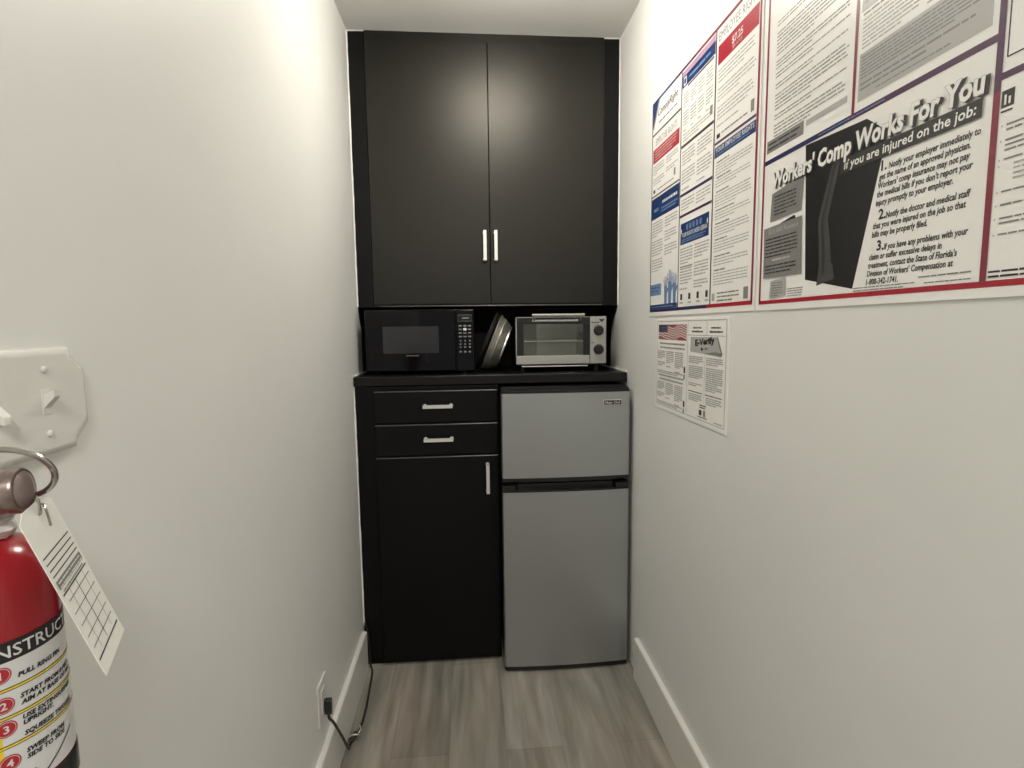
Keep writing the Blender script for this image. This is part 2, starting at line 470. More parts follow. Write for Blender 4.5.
# ------------------------------------------------------------------ lower cabinet
t = thing('base_cabinet', 'black lower cabinet with two drawers above one door, left of the steel refrigerator', 'cabinet', (-0.16, Y_LOW, 0))
YC = Y_LOW
b = NB()
zc1 = 1.108
box(b, XL + .0015, XL + .02, YC, YB - .002, .0, zc1)
box(b, X_SPLIT - .018, X_SPLIT, YC, YB - .002, .0, zc1)
box(b, XL + .02, X_SPLIT - .018, YC + .012, YB - .002, .0, .012)
box(b, XL + .02, X_SPLIT - .018, YB - .02, YB - .002, .012, zc1)
box(b, XL + .02, X_SPLIT - .018, YC, YC + .02, 1.0935, zc1)
box(b, XL + .02, X_SPLIT - .018, YC + .004, YC + .02, .955, .972)
box(b, XL + .02, X_SPLIT - .018, YC + .004, YC + .02, .832, .848)
obj('cabinet_body', b, BLACK2, t)
b = NB(); box(b, XL + .0015, -0.3585, YC - .001, YC + .02, .001, zc1, .001); obj('filler_strip', b, BLACK2, t)
FX0, FX1 = -0.3565, 0.1085
for z0, z1 in ((.968, 1.0915), (.842, .9635)):
    b = NB(); box(b, FX0, FX1, YC - .016, YC + .004, z0, z1, .0040, 4, 1)
    for f in b.faces:
        f.normal_update()
        if f.normal.z < .15 or f.normal.z > .97: f.material_index = 0  # only the upper bevels keep the painted highlight
    d = obj('drawer', b, [BLACK2, EDGE], t)
    zz = (z0 + z1) / 2 + .004
    bar_handle('handle', (-.166, YC - .016, zz), (-.068, YC - .016, zz), (0, -1, 0), d)
b = NB(); box(b, FX0, FX1, YC - .016, YC + .004, .010, .8375, .0040, 4, 1)
for f in b.faces:
    f.normal_update()
    if f.normal.z < .15 or f.normal.z > .97: f.material_index = 0  # painted highlight on the upper bevel only
d = obj('door', b, [BLACK2, EDGE], t)
bar_handle('handle', (.0665, YC - .016, .801), (.0665, YC - .016, .699), (0, -1, 0), d)

# ------------------------------------------------------------------ countertop
b = NB(); box(b, XL + .0015, XR - .0015, Y_LOW - .012, YB - .001, Z_TOP - .036, Z_TOP, .004, 3)
o = obj('countertop', b, COUNTER)
o['label'] = 'black countertop running wall to wall over lower cabinet and refrigerator'; o['category'] = 'countertop'


# ------------------------------------------------------------------ text and print helpers
_txt = {}


def text_tris(s, bold=0.0, shear=0.0, lines=1.0):
    """outline triangles of a line of lettering: list of verts (x,y) and faces; cap height about 1"""
    key = (s, bold, shear)
    if key in _txt: return _txt[key]
    cu = bpy.data.curves.new('lettering', 'FONT'); cu.body = s; cu.size = 1.4; cu.offset = bold; cu.shear = shear
    cu.resolution_u = 2
    o = bpy.data.objects.new('lettering', cu); COL.objects.link(o)
    dg = bpy.context.evaluated_depsgraph_get()
    me = bpy.data.meshes.new_from_object(o.evaluated_get(dg))
    vs = [(v.co.x, v.co.y) for v in me.vertices]; fs = [tuple(p.vertices) for p in me.polygons]
    bpy.data.objects.remove(o); bpy.data.curves.remove(cu); bpy.data.meshes.remove(me)
    _txt[key] = (vs, fs)
    return vs, fs


class Sheet:
    """flat print on a plane: origin, right and up vectors, outward normal"""
    def __init__(self, origin, right, up, normal, mats):
        self.o, self.r, self.u, self.n = Vector(origin), Vector(right), Vector(up), Vector(normal)
        self.bm = NB(); self.m = mats; self.step = 0.00025

    def idx(self, m):
        if m not in self.m: self.m.append(m)
        return self.m.index(m)

    def P(self, a, c, k):
        return self.o + self.r * a + self.u * c + self.n * (self.step * k)

    def poly(self, pts, m, k=1):
        f = self.bm.faces.new([self.bm.verts.new(self.P(a, c, k)) for a, c in pts]); f.material_index = self.idx(m)

    def rect(self, a0, a1, c0, c1, m, k=1):
        self.poly([(a0, c0), (a1, c0), (a1, c1), (a0, c1)], m, k)

    def text(self, s, a, c, height=None, width=None, m=None, k=2, bold=0.0, shear=0.0, align='l', rot=0.0, slope=0.0):
        vs, fs = text_tris(s, bold, shear)
        if not vs: return
        x0 = min(v[0] for v in vs); x1 = max(v[0] for v in vs)
        sy = height if height else width / (x1 - x0)
        sx = (width / (x1 - x0)) if width else sy
        wd = (x1 - x0) * sx
        off = {'l': 0, 'c': -wd / 2, 'r': -wd}[align]
        V = []
        cr, sr = math.cos(rot), math.sin(rot)
        for x, y in vs:
            px, py = off + (x - x0) * sx, y * sy
            V.append(self.bm.verts.new(self.P(a + px * cr - py * sr, c + px * sr + py * cr, k)))
        mi = self.idx(m)
        for f in fs:
            try: self.bm.faces.new([V[i] for i in f]).material_index = mi
            except ValueError: pass

    def para(self, a0, a1, c1, c0, pitch, m=None, k=2, th=0.42, last=0.6, indent=0.0, wmin=1.2, wmax=4.5, blank=0):
        """block of fine print: rows of word-long strokes, too small to read"""
        m = m or INKG
        mi = self.idx(m); rows = max(1, int(round((c1 - c0) / pitch)))
        for i in range(rows):
            if blank and i % blank == blank - 1: continue
            y = c1 - (i + .5) * pitch; x = a0 + (indent if i == 0 else 0)
            end = a1 - random.random() * (a1 - a0) * .06
            if i == rows - 1: end = a0 + (a1 - a0) * last
            if blank and i % blank == blank - 2: end = a0 + (a1 - a0) * (0.35 + .6 * random.random())
            while x < end - pitch * .5:
                wl = min(random.uniform(wmin, wmax) * pitch, end - x)
                h = pitch * th * random.uniform(.85, 1.1)
                f = self.bm.faces.new([self.bm.verts.new(self.P(p, q, k)) for p, q in
                                       ((x, y - h / 2), (x + wl, y - h / 2), (x + wl, y + h / 2), (x, y + h / 2))])
                f.material_index = mi
                x += wl + pitch * .28
        return self

    def back(self):
        self.bm.verts.ensure_lookup_table()
        a = [(v.co - self.o).dot(self.r) for v in self.bm.verts]; c = [(v.co - self.o).dot(self.u) for v in self.bm.verts]
        self.rect(min(a) - .001, max(a) + .001, min(c) - .001, max(c) + .001, self.m[0], .4)

    def done(self, name, parent, label=None):
        if name in ('notice', 'instructions', 'header_panel'): self.back()
        o = obj(name, self.bm, self.m, parent, 0)
        if label: o['label'] = label
        return o


def wall_sheet(k0=0.0):
    # a = distance to the right along the wall = -Y ; c = z
    return Sheet((XR - 0.0024 - k0, 0, 0), (0, -1, 0), (0, 0, 1), (-1, 0, 0), [PAPER])


# ------------------------------------------------------------------ refrigerator
FRX0, FRX1 = 0.1175, 0.6000
t = thing('refrigerator', 'small two-door stainless steel refrigerator under the right end of the countertop', 'refrigerator', (0.356, Y_FR, 0))


def bowed(bm, x0, x1, yf, yb, z0, z1, bow=0.009, rad=0.010, n=14, mi=0, bev=0.0):
    pts = []
    xm = (x0 + x1) / 2; hw = (x1 - x0) / 2 - rad
    def yfront(x): return yf - bow + bow * ((x - xm) / (x1 - x0) * 2) ** 2
    for k in range(6):
        a = PI + (PI / 2) * k / 5
        pts.append((x0 + rad + rad * math.cos(a), yfront(x0 + rad) + rad + rad * math.sin(a)))
    for i in range(1, n):
        x = x0 + rad + 2 * hw * i / n; pts.append((x, yfront(x)))
    for k in range(6):
        a = 1.5 * PI + (PI / 2) * k / 5
        pts.append((x1 - rad + rad * math.cos(a), yfront(x1 - rad) + rad + rad * math.sin(a)))
    pts += [(x1, yb), (x0, yb)]
    prism(bm, pts, 'z', z0, z1, mi=mi)


b = NB(); box(b, FRX0 + .002, FRX1 - .002, Y_FR + .062, 2.47, .03, 1.098, .004); obj('fridge_body', b, BLKM, t)
b = NB(); box(b, FRX0 + .008, FRX1 - .008, Y_FR + .048, Y_FR + .064, .035, 1.09); obj('door_gasket', b, BLKM, t)
b = NB(); bowed(b, FRX0, FRX1, Y_FR, Y_FR + .048, .7665, 1.0835)
fd = obj('freezer_door', b, STEEL, t)
b = NB(); bowed(b, FRX0, FRX1, Y_FR + .001, Y_FR + .05, 1.0835, 1.0925); bowed(b, FRX0 + .003, FRX1 - .003, Y_FR + .006, Y_FR + .05, 1.0925, 1.0985)
obj('door_cap', b, BLKP, fd)
b = NB(); bowed(b, FRX0, FRX1, Y_FR + .002, Y_FR + .048, .754, .7665); bowed(b, FRX0 + .05, FRX1 - .05, Y_FR + .014, Y_FR + .048, .746, .754, .006)
obj('door_grip', b, BLKP, fd)
b = NB(); bowed(b, FRX0, FRX1, Y_FR, Y_FR + .048, .0225, .7115)
rd = obj('fridge_door', b, STEEL, t)
b = NB()
bowed(b, FRX0, FRX1, Y_FR + .002, Y_FR + .048, .7115, .7175)
bowed(b, FRX0, FRX0 + .052, Y_FR + .004, Y_FR + .048, .7175, .737, .0, .006); bowed(b, FRX1 - .052, FRX1, Y_FR + .004, Y_FR + .048, .7175, .737, .0, .006)
bowed(b, FRX0 + .052, FRX1 - .052, Y_FR + .026, Y_FR + .048, .7175, .737, .004)
obj('door_grip', b, BLKP, rd)
b = NB(); bowed(b, FRX0 + .001, FRX1 - .001, Y_FR + .0025, Y_FR + .048, .0055, .0225); obj('door_cap', b, BLKP, rd)
b = NB(); box(b, FRX0 + .006, FRX1 - .006, Y_FR + .035, Y_FR + .075, .003, .034, .003); obj('kick_plate', b, BLKM, t)
for x in (FRX0 + .03, FRX1 - .03):
    for y in (Y_FR + .065, 2.44):
        b = NB(); cyl(b, (x, y, 0.0005), (x, y, .03), .014, .012, 16); obj('foot', b, BLKM, t)
s = Sheet((0, Y_FR + .0028, 0), (1, 0, 0), (0, 0, 1), (0, -1, 0), [NICKEL])
s.bm.free(); s.bm = NB()
box(s.bm, .4965, .5655, Y_FR - .0085, Y_FR + .002, 1.0345, 1.0545, .001)
for f in s.bm.faces: f.material_index = 0
s.o.y = Y_FR - .0086
s.rect(.4985, .5635, 1.0365, 1.0525, LABELK, 1)
s.text('Magic Chef', .531, 1.0405, width=.056, height=.0085, m=KEYWHITE, k=2, align='c', bold=.015)
s.done('badge', fd, 'black nameplate with pale lettering')

# ------------------------------------------------------------------ microwave
MX0, MX1, MY, MZ0, MZ1 = -0.3935, 0.0265, 2.122, 1.156, 1.398
t = thing('microwave', 'glossy black microwave oven at the left end of the countertop', 'microwave', ((MX0 + MX1) / 2, MY, Z_TOP))
b = NB(); box(b, MX0 + .002, MX1 - .002, MY + .022, 2.46, MZ0, MZ1, .006, 3); obj('microwave_body', b, BLKP, t)
XS = -.0465
b = NB(); box(b, MX0, XS - .001, MY, MY + .022, MZ0 + .001, MZ1, .007, 5); dr = obj('door', b, GLOSSBLK, t)
b = NB(); box(b, -.326, -.112, MY - .0006, MY + .004, 1.229, 1.333, .0004); obj('window', b, WINDOW, dr)
s = Sheet((0, MY - .0002, 0), (1, 0, 0), (0, 0, 1), (0, -1, 0), [KEYGREY])
s.para(-.238, -.190, 1.2235, 1.2165, .007, KEYGREY, 1, .5, 1.0, wmin=.7, wmax=.8); s.done('maker_mark', dr)
b = NB(); box(b, XS + .001, MX1, MY, MY + .022, MZ0 + .001, MZ1, .007, 5); cp = obj('control_panel', b, GLOSSBLK, t)
b = NB(); box(b, XS + .009, MX1 - .009, MY - .0008, MY + .002, 1.3485, 1.3775, .0005); dp = obj('display', b, LCD, cp)
s = Sheet((0, MY - .0009, 0), (1, 0, 0), (0, 0, 1), (0, -1, 0), [LCDK])
s.rect(XS + .0125, XS + .0245, 1.3525, 1.373, LCDK, 1); s.rect(XS + .0255, MX1 - .012, 1.354, 1.3715, LCDK, 1)
s.rect(XS + .0265, MX1 - .020, 1.360, 1.3655, KEYGREY, 2); s.done('readout', dp)
rows = [(1.333, KEYGREY, .0125, .0062), (1.3195, KEYGREY, .0125, .0062), (1.3055, KEYGREY, .0125, .0055), (1.2915, KEYGREY, .0125, .0055),
        (1.2755, KEYGREY, .0065, .006), (1.2625, KEYGREY, .0065, .006), (1.2505, KEYGREY, .0065, .006), (1.2325, KEYGREY, .0095, .006)]
kx = [XS + .0185, XS + .0365, XS + .0545]
for ri, (z, m_, kw, kh) in enumerate(rows):
    for ci, x in enumerate(kx):
        mm = KEYWHITE if (ri, ci) == (1, 1) else m_
        hh = kh * 1.5 if (ri, ci) == (1, 1) else kh
        b = NB(); box(b, x - kw / 2, x + kw / 2, MY - .0007, MY + .001, z - hh / 2, z + hh / 2, .0004, 1)
        k_ = obj('key', b, mm, cp)
        if mm is KEYWHITE: k_['label'] = 'bright white key'
for x in (MX0 + .04, MX1 - .04):
    for y in (MY + .05, 2.42):
        b = NB(); cyl(b, (x, y, Z_TOP + .0003), (x, y, MZ0 + .002), .013, .012, 16); obj('foot', b, BLKM, t)

# ------------------------------------------------------------------ pans between microwave and toaster oven
ax = Vector((math.cos(math.radians(22)), -.075, -math.sin(math.radians(22)))).normalized()   # rim -> base
pc = Vector((.0975, 2.225, 1.2640))
t = thing('baking_pan', 'round dull steel pan standing on its rim beside the toaster oven', 'pan', (pc.x, pc.y, Z_TOP))
b = NB(); lathe(b, pc, ax, [(.000, .1175), (-.002, .1195), (.000, .1215), (.004, .1205), (.006, .1155), (.02, .110), (.024, .111), (.028, .1065), (.046, .096), (.052, .0885), (.0535, .086),
                          (.0515, .085), (.045, .093), (.007, .1135)], 72, (False, False))
lathe(b, pc, ax, [(.0535, .0865), (.0535, .002)], 72, (False, True)); obj('pan_shell', b, PANM, t)
b = NB(); lathe(b, pc, ax, [(.049, .090), (.0555, .0905), (.058, .088), (.057, .083), (.0532, .083)], 72, (False, False)); obj('base_rim', b, NICKEL, t)
pk = pc - ax * .018
t = thing('frying_pan', 'round black pan leaning at the right side of the microwave', 'pan', (pk.x, pk.y, Z_TOP))
b = NB(); lathe(b, pk, ax, [(-.004, .121), (-.006, .1225), (-.004, .124), (.002, .122), (.008, .118), (.012, .112), (.0135, .10), (.0135, .002)], 72, (False, True))
lathe(b, pk, ax, [(-.004, .121), (.004, .117), (.0105, .108), (.0115, .002)], 72, (False, True)); obj('pan_shell', b, PANK, t)

# ------------------------------------------------------------------ toaster oven
TX0, TX1, TY, TZ0, TZ1 = 0.1905, 0.5515, 2.135, 1.172, 1.3655
t = thing('toaster_oven', 'silver and black toaster oven with two knobs at the right end of the countertop', 'toaster oven', ((TX0 + TX1) / 2, TY, Z_TOP))
TB = 2.40; CX = .487          # back, left edge of the control panel
b = NB()
box(b, TX0 + .004, TX1 - .001, TY + .004, TB, TZ1 - .008, TZ1, .002)
box(b, TX0 + .004, TX1 - .001, TY + .004, TB, TZ0, TZ0 + .010, .002)
box(b, TX0 + .004, TX0 + .012, TY + .004, TB, TZ0 + .01, TZ1 - .008)
box(b, CX, TX1 + .006, TY + .004, TB, TZ0 + .002, TZ1 - .002, .003)
box(b, TX0 + .012, CX, TB - .006, TB, TZ0 + .01, TZ1 - .008)
obj('oven_body', b, BLKM, t)
b = NB()
box(b, TX0 + .012, CX - .001, TB - .012, TB - .0065, TZ0 + .011, TZ1 - .009)
box(b, TX0 + .0125, TX0 + .016, TY + .01, TB - .012, TZ0 + .011, TZ1 - .009); box(b, CX - .005, CX - .001, TY + .01, TB - .012, TZ0 + .011, TZ1 - .009)
box(b, TX0 + .016, CX - .005, TY + .012, TB - .012, TZ0 + .011, TZ0 + .015); box(b, TX0 + .016, CX - .005, TY + .012, TB - .012, TZ1 - .013, TZ1 - .009)
box(b, .30, .345, TB - .016, TB - .011, TZ0 + .03, TZ0 + .1, .001)
obj('oven_liner', b, LINER, t)
b = NB()
zr = 1.2675
tube(b, [(TX0 + .02, TY + .03, zr), (CX - .008, TY + .03, zr)], .0022, 8); tube(b, [(TX0 + .02, TB - .03, zr), (CX - .008, TB - .03, zr)], .0018, 8)
for i in range(13):
    x = TX0 + .03 + i * (CX - TX0 - .05) / 12
    tube(b, [(x, TY + .03, zr), (x, TB - .03, zr)], .0012, 6)
obj('rack', b, WIRE, t)
for y, z in ((TY + .08, 1.20), (TY + .17, 1.20), (TY + .08, 1.343), (TY + .17, 1.343)):
    b = NB(); cyl(b, (TX0 + .016, y, z), (CX - .005, y, z), .0045, n=12); obj('heating_element', b, LINER, t)
# door: black frame round the glass, steel strip below
b = NB()
DZ0, DZ1 = 1.2115, 1.362
box(b, TX0 + .001, CX - .0015, TY - .004, TY + .004, DZ1 - .026, DZ1, .0015); box(b, TX0 + .001, TX0 + .030, TY - .004, TY + .004, DZ0, DZ1 - .026)
box(b, CX - .027, CX - .0015, TY - .004, TY + .004, DZ0, DZ1 - .026)
dr = obj('door', b, BLKP, t)
b = NB(); box(b, TX0 + .030, CX - .027, TY - .001, TY + .002, DZ0, DZ1 - .026); obj('door_glass', b, GLASS, dr)
b = NB(); box(b, TX0, CX - .002, TY - .006, TY + .004, 1.1775, DZ0, .002, 3); obj('lower_panel', b, OVENM, dr)
b = NB(); box(b, TX0 - .0012, TX0 + .0028, TY - .0055, TY + .004, DZ0, DZ1, .0012); box(b, TX0 + .0028, CX - .0015, TY - .0052, TY + .004, DZ1 - .0005, DZ1 + .0016)
obj('edge_trim', b, OVENM, dr)
b = NB(); cyl(b, (.252, TY - .030, 1.3705), (.458, TY - .030, 1.3705), .0058, n=16)
for x in (.262, .448): cyl(b, (x, TY - .004, 1.353), (x, TY - .030, 1.3705), .005, n=12)
obj('handle', b, OVENM, dr)
b = NB(); box(b, .254, .438, TY - .0075, TY - .0035, 1.3455, 1.353, .0015); obj('handle_reflection', b, OVENM, dr)  # silver strip standing in for the handle's reflection in the door
b = NB(); box(b, CX, TX1, TY - .006, TY + .005, TZ0 + .005, TZ1 - .001, .002, 3); cp = obj('control_panel', b, OVENM, t)
for z in (1.309, 1.2335):
    b = NB(); lathe(b, (.521, TY - .006, z), (0, -1, 0), [(0, .0205), (.004, .0205), (.006, .0185), (.016, .0165), (.0175, .015)], 40)
    box(b, .5185, .5235, TY - .0255, TY - .021, z - .014, z + .014, .001)
    obj('knob', b, BLKP, cp)
s = Sheet((0, TY - .0062, 0), (1, 0, 0), (0, 0, 1), (0, -1, 0), [INK])
s.para(CX + .005, CX + .036, 1.3440, 1.3375, .0065, INK, 1, .75, 1, wmin=.9, wmax=1.1)
s.poly([(.526, 1.3475), (.5335, 1.341), (.541, 1.3475), (.5445, 1.352), (.5395, 1.3555), (.5335, 1.3525), (.5275, 1.3555), (.5225, 1.352)], INK, 1)
s.para(CX + .004, CX + .016, 1.263, 1.258, .005, INK, 1, .7, 1, wmin=.9, wmax=1.1)
s.done('markings', cp)
for z in (1.309, 1.2335):
    s = Sheet((0, TY - .0062, 0), (1, 0, 0), (0, 0, 1), (0, -1, 0), [INKG])
    for q in range(9):
        a = math.radians(-30 + q * 30)
        px, pz = .521 + .0235 * math.cos(a), z + .0235 * math.sin(a)
        s.rect(px - .0008, px + .0008, pz - .0008, pz + .0008, INKG, 1)
    s.done('dial_marks', cp)
b = NB(); box(b, .213, .4775, TY - .004, TY + .2, 1.1665, 1.1715, .001); obj('crumb_tray', b, CHROME, t)
for x in (TX0 + .03, TX1 - .03):
    for y in (TY + .04, TB - .03):
        b = NB(); cyl(b, (x, y, Z_TOP + .0003), (x, y, TZ0 + .002), .010, .011, 16); obj('foot', b, BLKM, t)


# ------------------------------------------------------------------ wall posters
def sheet_board(name, parent, y_left, y_right, z0, z1, thick=0.0022):
    b = NB(); box(b, XR - thick - .0001, XR - .0001, y_right, y_left, z0, z1, .0004, 1)
    return obj(name, b, PAPER, parent)


def frame_line(s, pts, wd, m, k=1):
    for (a0, c0), (a1, c1) in zip(pts, pts[1:]):
        if abs(a0 - a1) < 1e-6: s.rect(a0 - wd / 2, a0 + wd / 2, min(c0, c1), max(c0, c1), m, k)
        else: s.rect(min(a0, a1), max(a0, a1), c0 - wd / 2, c0 + wd / 2, m, k)


# --- left poster: twelve small notices in three columns
P1 = thing('labor_law_poster', 'large laminated multi-panel notice poster with blue and red banners, nearer the black cabinets', 'poster', (XR, 1.46, 1.363))
sheet_board('poster_sheet', P1, 1.803, 1.127, 1.356, 2.048)
s = wall_sheet()
frame_line(s, [(-1.791, 1.372), (-1.791, 2.034)], .007, VIOLET)
frame_line(s, [(-1.791, 1.374), (-1.36, 1.374)], .009, VIOLET); frame_line(s, [(-1.36, 1.374), (-1.134, 1.374)], .009, CRIM)
frame_line(s, [(-1.791, 2.0335), (-1.60, 2.0335)], .008, NAVY); frame_line(s, [(-1.60, 2.0335), (-1.46, 2.0335)], .008, PURP); frame_line(s, [(-1.46, 2.0335), (-1.134, 2.0335)], .008, MAROON)
frame_line(s, [(-1.137, 1.374), (-1.137, 2.034)], .008, MAROON)
frame_line(s, [(-1.5515, 1.374), (-1.5515, 2.03)], .006, PDARK); frame_line(s, [(-1.3395, 1.374), (-1.3395, 2.03)], .006, PDARK)
s.done('border', P1)
# column 1
s = wall_sheet()
s.poly([(-1.787, 2.03), (-1.787, 1.955), (-1.735, 2.03)], NAVY)
s.poly([(-1.735, 2.03), (-1.787, 1.955), (-1.778, 1.955), (-1.722, 2.03)], PGREY)
s.text('ComplyRight', -1.66, 1.982, width=.165, height=.021, m=INK, shear=.3, align='c', bold=.01)
s.para(-1.735, -1.575, 1.966, 1.956, .010, INK, 2, .32, 1)
s.rect(-1.787, -1.556, 1.932, 1.938, PDARK); s.done('header_panel', P1)
s = wall_sheet()
s.text('EMPLOYEE RIGHTS', -1.668, 1.897, width=.175, height=.021, m=INKG, align='c')
s.rect(-1.781, -1.563, 1.845, 1.888, CRIM)
s.para(-1.765, -1.58, 1.884, 1.850, .0085, FLAGW, 2, .28, .8)
s.para(-1.776, -1.678, 1.838, 1.772, .008, INKL, 2, .42, .7, blank=5); s.para(-1.664, -1.566, 1.838, 1.790, .008, INKL, 2, .42, .7, blank=4)
s.para(-1.74, -1.60, 1.762, 1.753, .009, INKG, 2, .4, 1); s.rect(-1.60, -1.588, 1.765, 1.786, INKG, 2); s.rect(-1.775, -1.758, 1.751, 1.762, INK, 2)
s.rect(-1.787, -1.556, 1.7395, 1.744, PDARK); s.done('notice', P1, 'notice with a red band')
s = wall_sheet()
s.rect(-1.787, -1.556, 1.668, 1.734, NAVY)
s.para(-1.69, -1.565, 1.716, 1.703, .013, KEYWHITE, 2, .6, 1, wmin=.5, wmax=.9)
s.para(-1.70, -1.565, 1.696, 1.682, .009, BLUE, 2, .5, .9); s.rect(-1.765, -1.725, 1.690, 1.700, BLUE, 2)
s.para(-1.780, -1.680, 1.660, 1.500, .0085, INKL, 2, .42, .6, blank=7); s.para(-1.667, -1.565, 1.660, 1.530, .0085, INKL, 2, .42, .6, blank=5)
s.rect(-1.787, -1.690, 1.423, 1.459, BLUE); s.para(-1.78, -1.70, 1.453, 1.43, .011, NAVY, 2, .3, .8)


def hand(s, a, c, sc, m):
    """raised open hand on an arm"""
    s.poly([(a - .010 * sc, c), (a + .010 * sc, c), (a + .013 * sc, c + .055 * sc), (a - .013 * sc, c + .055 * sc)], m, 2)
    for i, (dx, ln) in enumerate(((-.011, .022), (-.004, .030), (.003, .029), (.0095, .023))):
        s.poly([(a + (dx - .0025) * sc, c + .054 * sc), (a + (dx + .0025) * sc, c + .054 * sc), (a + (dx * 1.5 + .002) * sc, c + (.055 + ln) * sc), (a + (dx * 1.5 - .002) * sc, c + (.055 + ln) * sc)], m, 2)
    s.poly([(a + .012 * sc, c + .03 * sc), (a + .027 * sc, c + .05 * sc), (a + .023 * sc, c + .053 * sc), (a + .012 * sc, c + .045 * sc)], m, 2)


for a, c, sc in ((-1.65, 1.392, 1.0), (-1.615, 1.392, 1.2), (-1.578, 1.392, 1.05)): hand(s, a, c, sc, BLUE)
s.rect(-1.787, -1.556, 1.379, 1.393, NAVY, 3); s.para(-1.775, -1.58, 1.39, 1.381, .009, BLUE, 4, .4, 1)
s.done('notice', P1, 'notice with a dark blue banner and raised light blue hands')
# column 2
s = wall_sheet()
s.rect(-1.547, -1.344, 2.012, 2.026, PINK); s.rect(-1.547, -1.344, 1.982, 2.012, NAVY)
s.rect(-1.538, -1.518, 1.986, 2.008, KEYWHITE, 2); s.rect(-1.534, -1.522, 1.990, 2.004, NAVY, 3); s.rect(-1.51, -1.35, 1.975, 1.980, PDARK)
s.para(-1.50, -1.37, 2.004, 1.990, .014, BLUE, 2, .5, 1)
for i in range(4): s.para(-1.535 + i * .048, -1.497 + i * .048, 1.965, 1.865, .008, INKL, 2, .4, .5, blank=6)
s.para(-1.535, -1.36, 1.858, 1.836, .008, INKL, 2, .4, .6); s.rect(-1.366, -1.352, 1.845, 1.868, INKG, 2)
s.rect(-1.547, -1.344, 1.8205, 1.828, PDARK); s.done('notice', P1)
s = wall_sheet()
for i in range(2): s.para(-1.538 + i * .1, -1.449 + i * .1, 1.812, 1.703, .0085, INKL, 2, .42, .6, blank=6)
s.rect(-1.547, -1.344, 1.6875, 1.695, VIOLET); s.done('notice', P1)
s = wall_sheet()
for i in range(2): s.para(-1.538 + i * .1, -1.449 + i * .1, 1.680, 1.645, .0085, INKL, 2, .42, .6)
s.rect(-1.547, -1.344, 1.630, 1.637, PURP); s.done('notice', P1)
s = wall_sheet()
s.rect(-1.540, -1.356, 1.553, 1.612, NAVY)
s.text('YOUR RIGHTS UNDER USERRA', -1.448, 1.573, width=.165, height=.012, m=KEYWHITE, align='c', bold=.02)
for i in range(5): s.rect(-1.500 + i * .022, -1.488 + i * .022, 1.590, 1.605, BLUE, 2)
s.rect(-1.536, -1.530, 1.585, 1.597, KEYWHITE, 2); s.rect(-1.368, -1.362, 1.585, 1.597, KEYWHITE, 2)
s.para(-1.53, -1.37, 1.569, 1.557, .006, BLUE, 2, .5, .9)
s.para(-1.538, -1.452, 1.545, 1.425, .008, INKL, 2, .45, .6, blank=7); s.para(-1.442, -1.352, 1.545, 1.425, .008, INKL, 2, .45, .6, blank=6)
s.rect(-1.538, -1.452, 1.489, 1.4925, INKG, 2)
for a in (-1.532, -1.475, -1.42, -1.366):
    s.rect(a, a + .014, 1.398, 1.415, INK, 2); s.rect(a - .004, a + .02, 1.388, 1.392, INKL, 2)
s.done('notice', P1, 'notice with a small blue star banner')
# column 3
s = wall_sheet()
s.text('EMPLOYEE RIGHTS', -1.233, 1.9985, width=.185, height=.021, m=INKG, align='c', bold=-.005)
s.rect(-1.328, -1.143, 1.9835, 1.989, CRIM); s.rect(-1.328, -1.143, 1.945, 1.984, CRIM)
s.text('$7.25', -1.235, 1.962, width=.05, height=.016, m=KEYWHITE, align='c', bold=.03); s.text('PER HOUR', -1.235, 1.950, width=.045, height=.008, m=FLAGW, align='c')
s.para(-1.325, -1.15, 1.935, 1.795, .0085, INKL, 2, .35, .6, blank=5)
s.para(-1.30, -1.18, 1.788, 1.778, .010, INKG, 2, .35, 1); s.rect(-1.325, -1.308, 1.775, 1.785, INK, 2); s.rect(-1.166, -1.152, 1.778, 1.803, INKG, 2)
s.rect(-1.335, -1.142, 1.762, 1.768, PURP); s.done('notice', P1, 'wage notice with a red band')
s = wall_sheet()
s.rect(-1.334, -1.142, 1.731, 1.756, NAVY); s.text('YOUR EMPLOYEE RIGHTS', -1.238, 1.7425, width=.18, height=.0105, m=KEYWHITE, align='c', bold=.02)
s.para(-1.325, -1.15, 1.740, 1.733, .006, BLUE, 2, .4, .9)
zz = 1.722
for hgt in (.032, .030, .040, .028, .034, .036, .03, .04):
    s.para(-1.32, -1.32 + random.uniform(.05, .11), zz, zz - .008, .008, INKG, 2, .42, 1)
    s.para(-1.325, -1.152, zz - .008, zz - hgt, .0068, INKL, 2, .34, .6); zz -= hgt + .004
s.para(-1.30, -1.19, 1.408, 1.385, .009, INKG, 2, .4, .7); s.rect(-1.172, -1.152, 1.384, 1.410, INKG, 2); s.rect(-1.328, -1.314, 1.386, 1.404, INKL, 2)
s.done('notice', P1, 'notice with a narrow blue heading band')

# --- right poster
P2 = thing('workers_comp_poster', 'large laminated poster with a dark X-ray picture and bold Workers\' Comp heading', 'poster', (XR, 0.78, 1.36))
PR = 0.385
sheet_board('poster_sheet', P2, 1.1175, PR, 1.3550, 2.048)
s = wall_sheet()
frame_line(s, [(-1.1035, 1.372), (-1.1035, 2.034)], .0065, MAROON); frame_line(s, [(-1.1065, 1.3715), (-PR - .008, 1.3715)], .0075, CRIM)
frame_line(s, [(-1.1065, 2.034), (-PR - .008, 2.034)], .0075, PURP); frame_line(s, [(-PR - .01, 1.368), (-PR - .01, 2.038)], .007, CRIM)
frame_line(s, [(-.6065, 1.372), (-.6065, 1.59)], .0085, MAROON, 2); frame_line(s, [(-.6065, 1.59), (-.6065, 2.034)], .0085, PURP, 2)
frame_line(s, [(-1.10, 1.6515), (-.86, 1.6515)], .009, VIOLET); frame_line(s, [(-.86, 1.6515), (-.607, 1.6515)], .009, PURP)
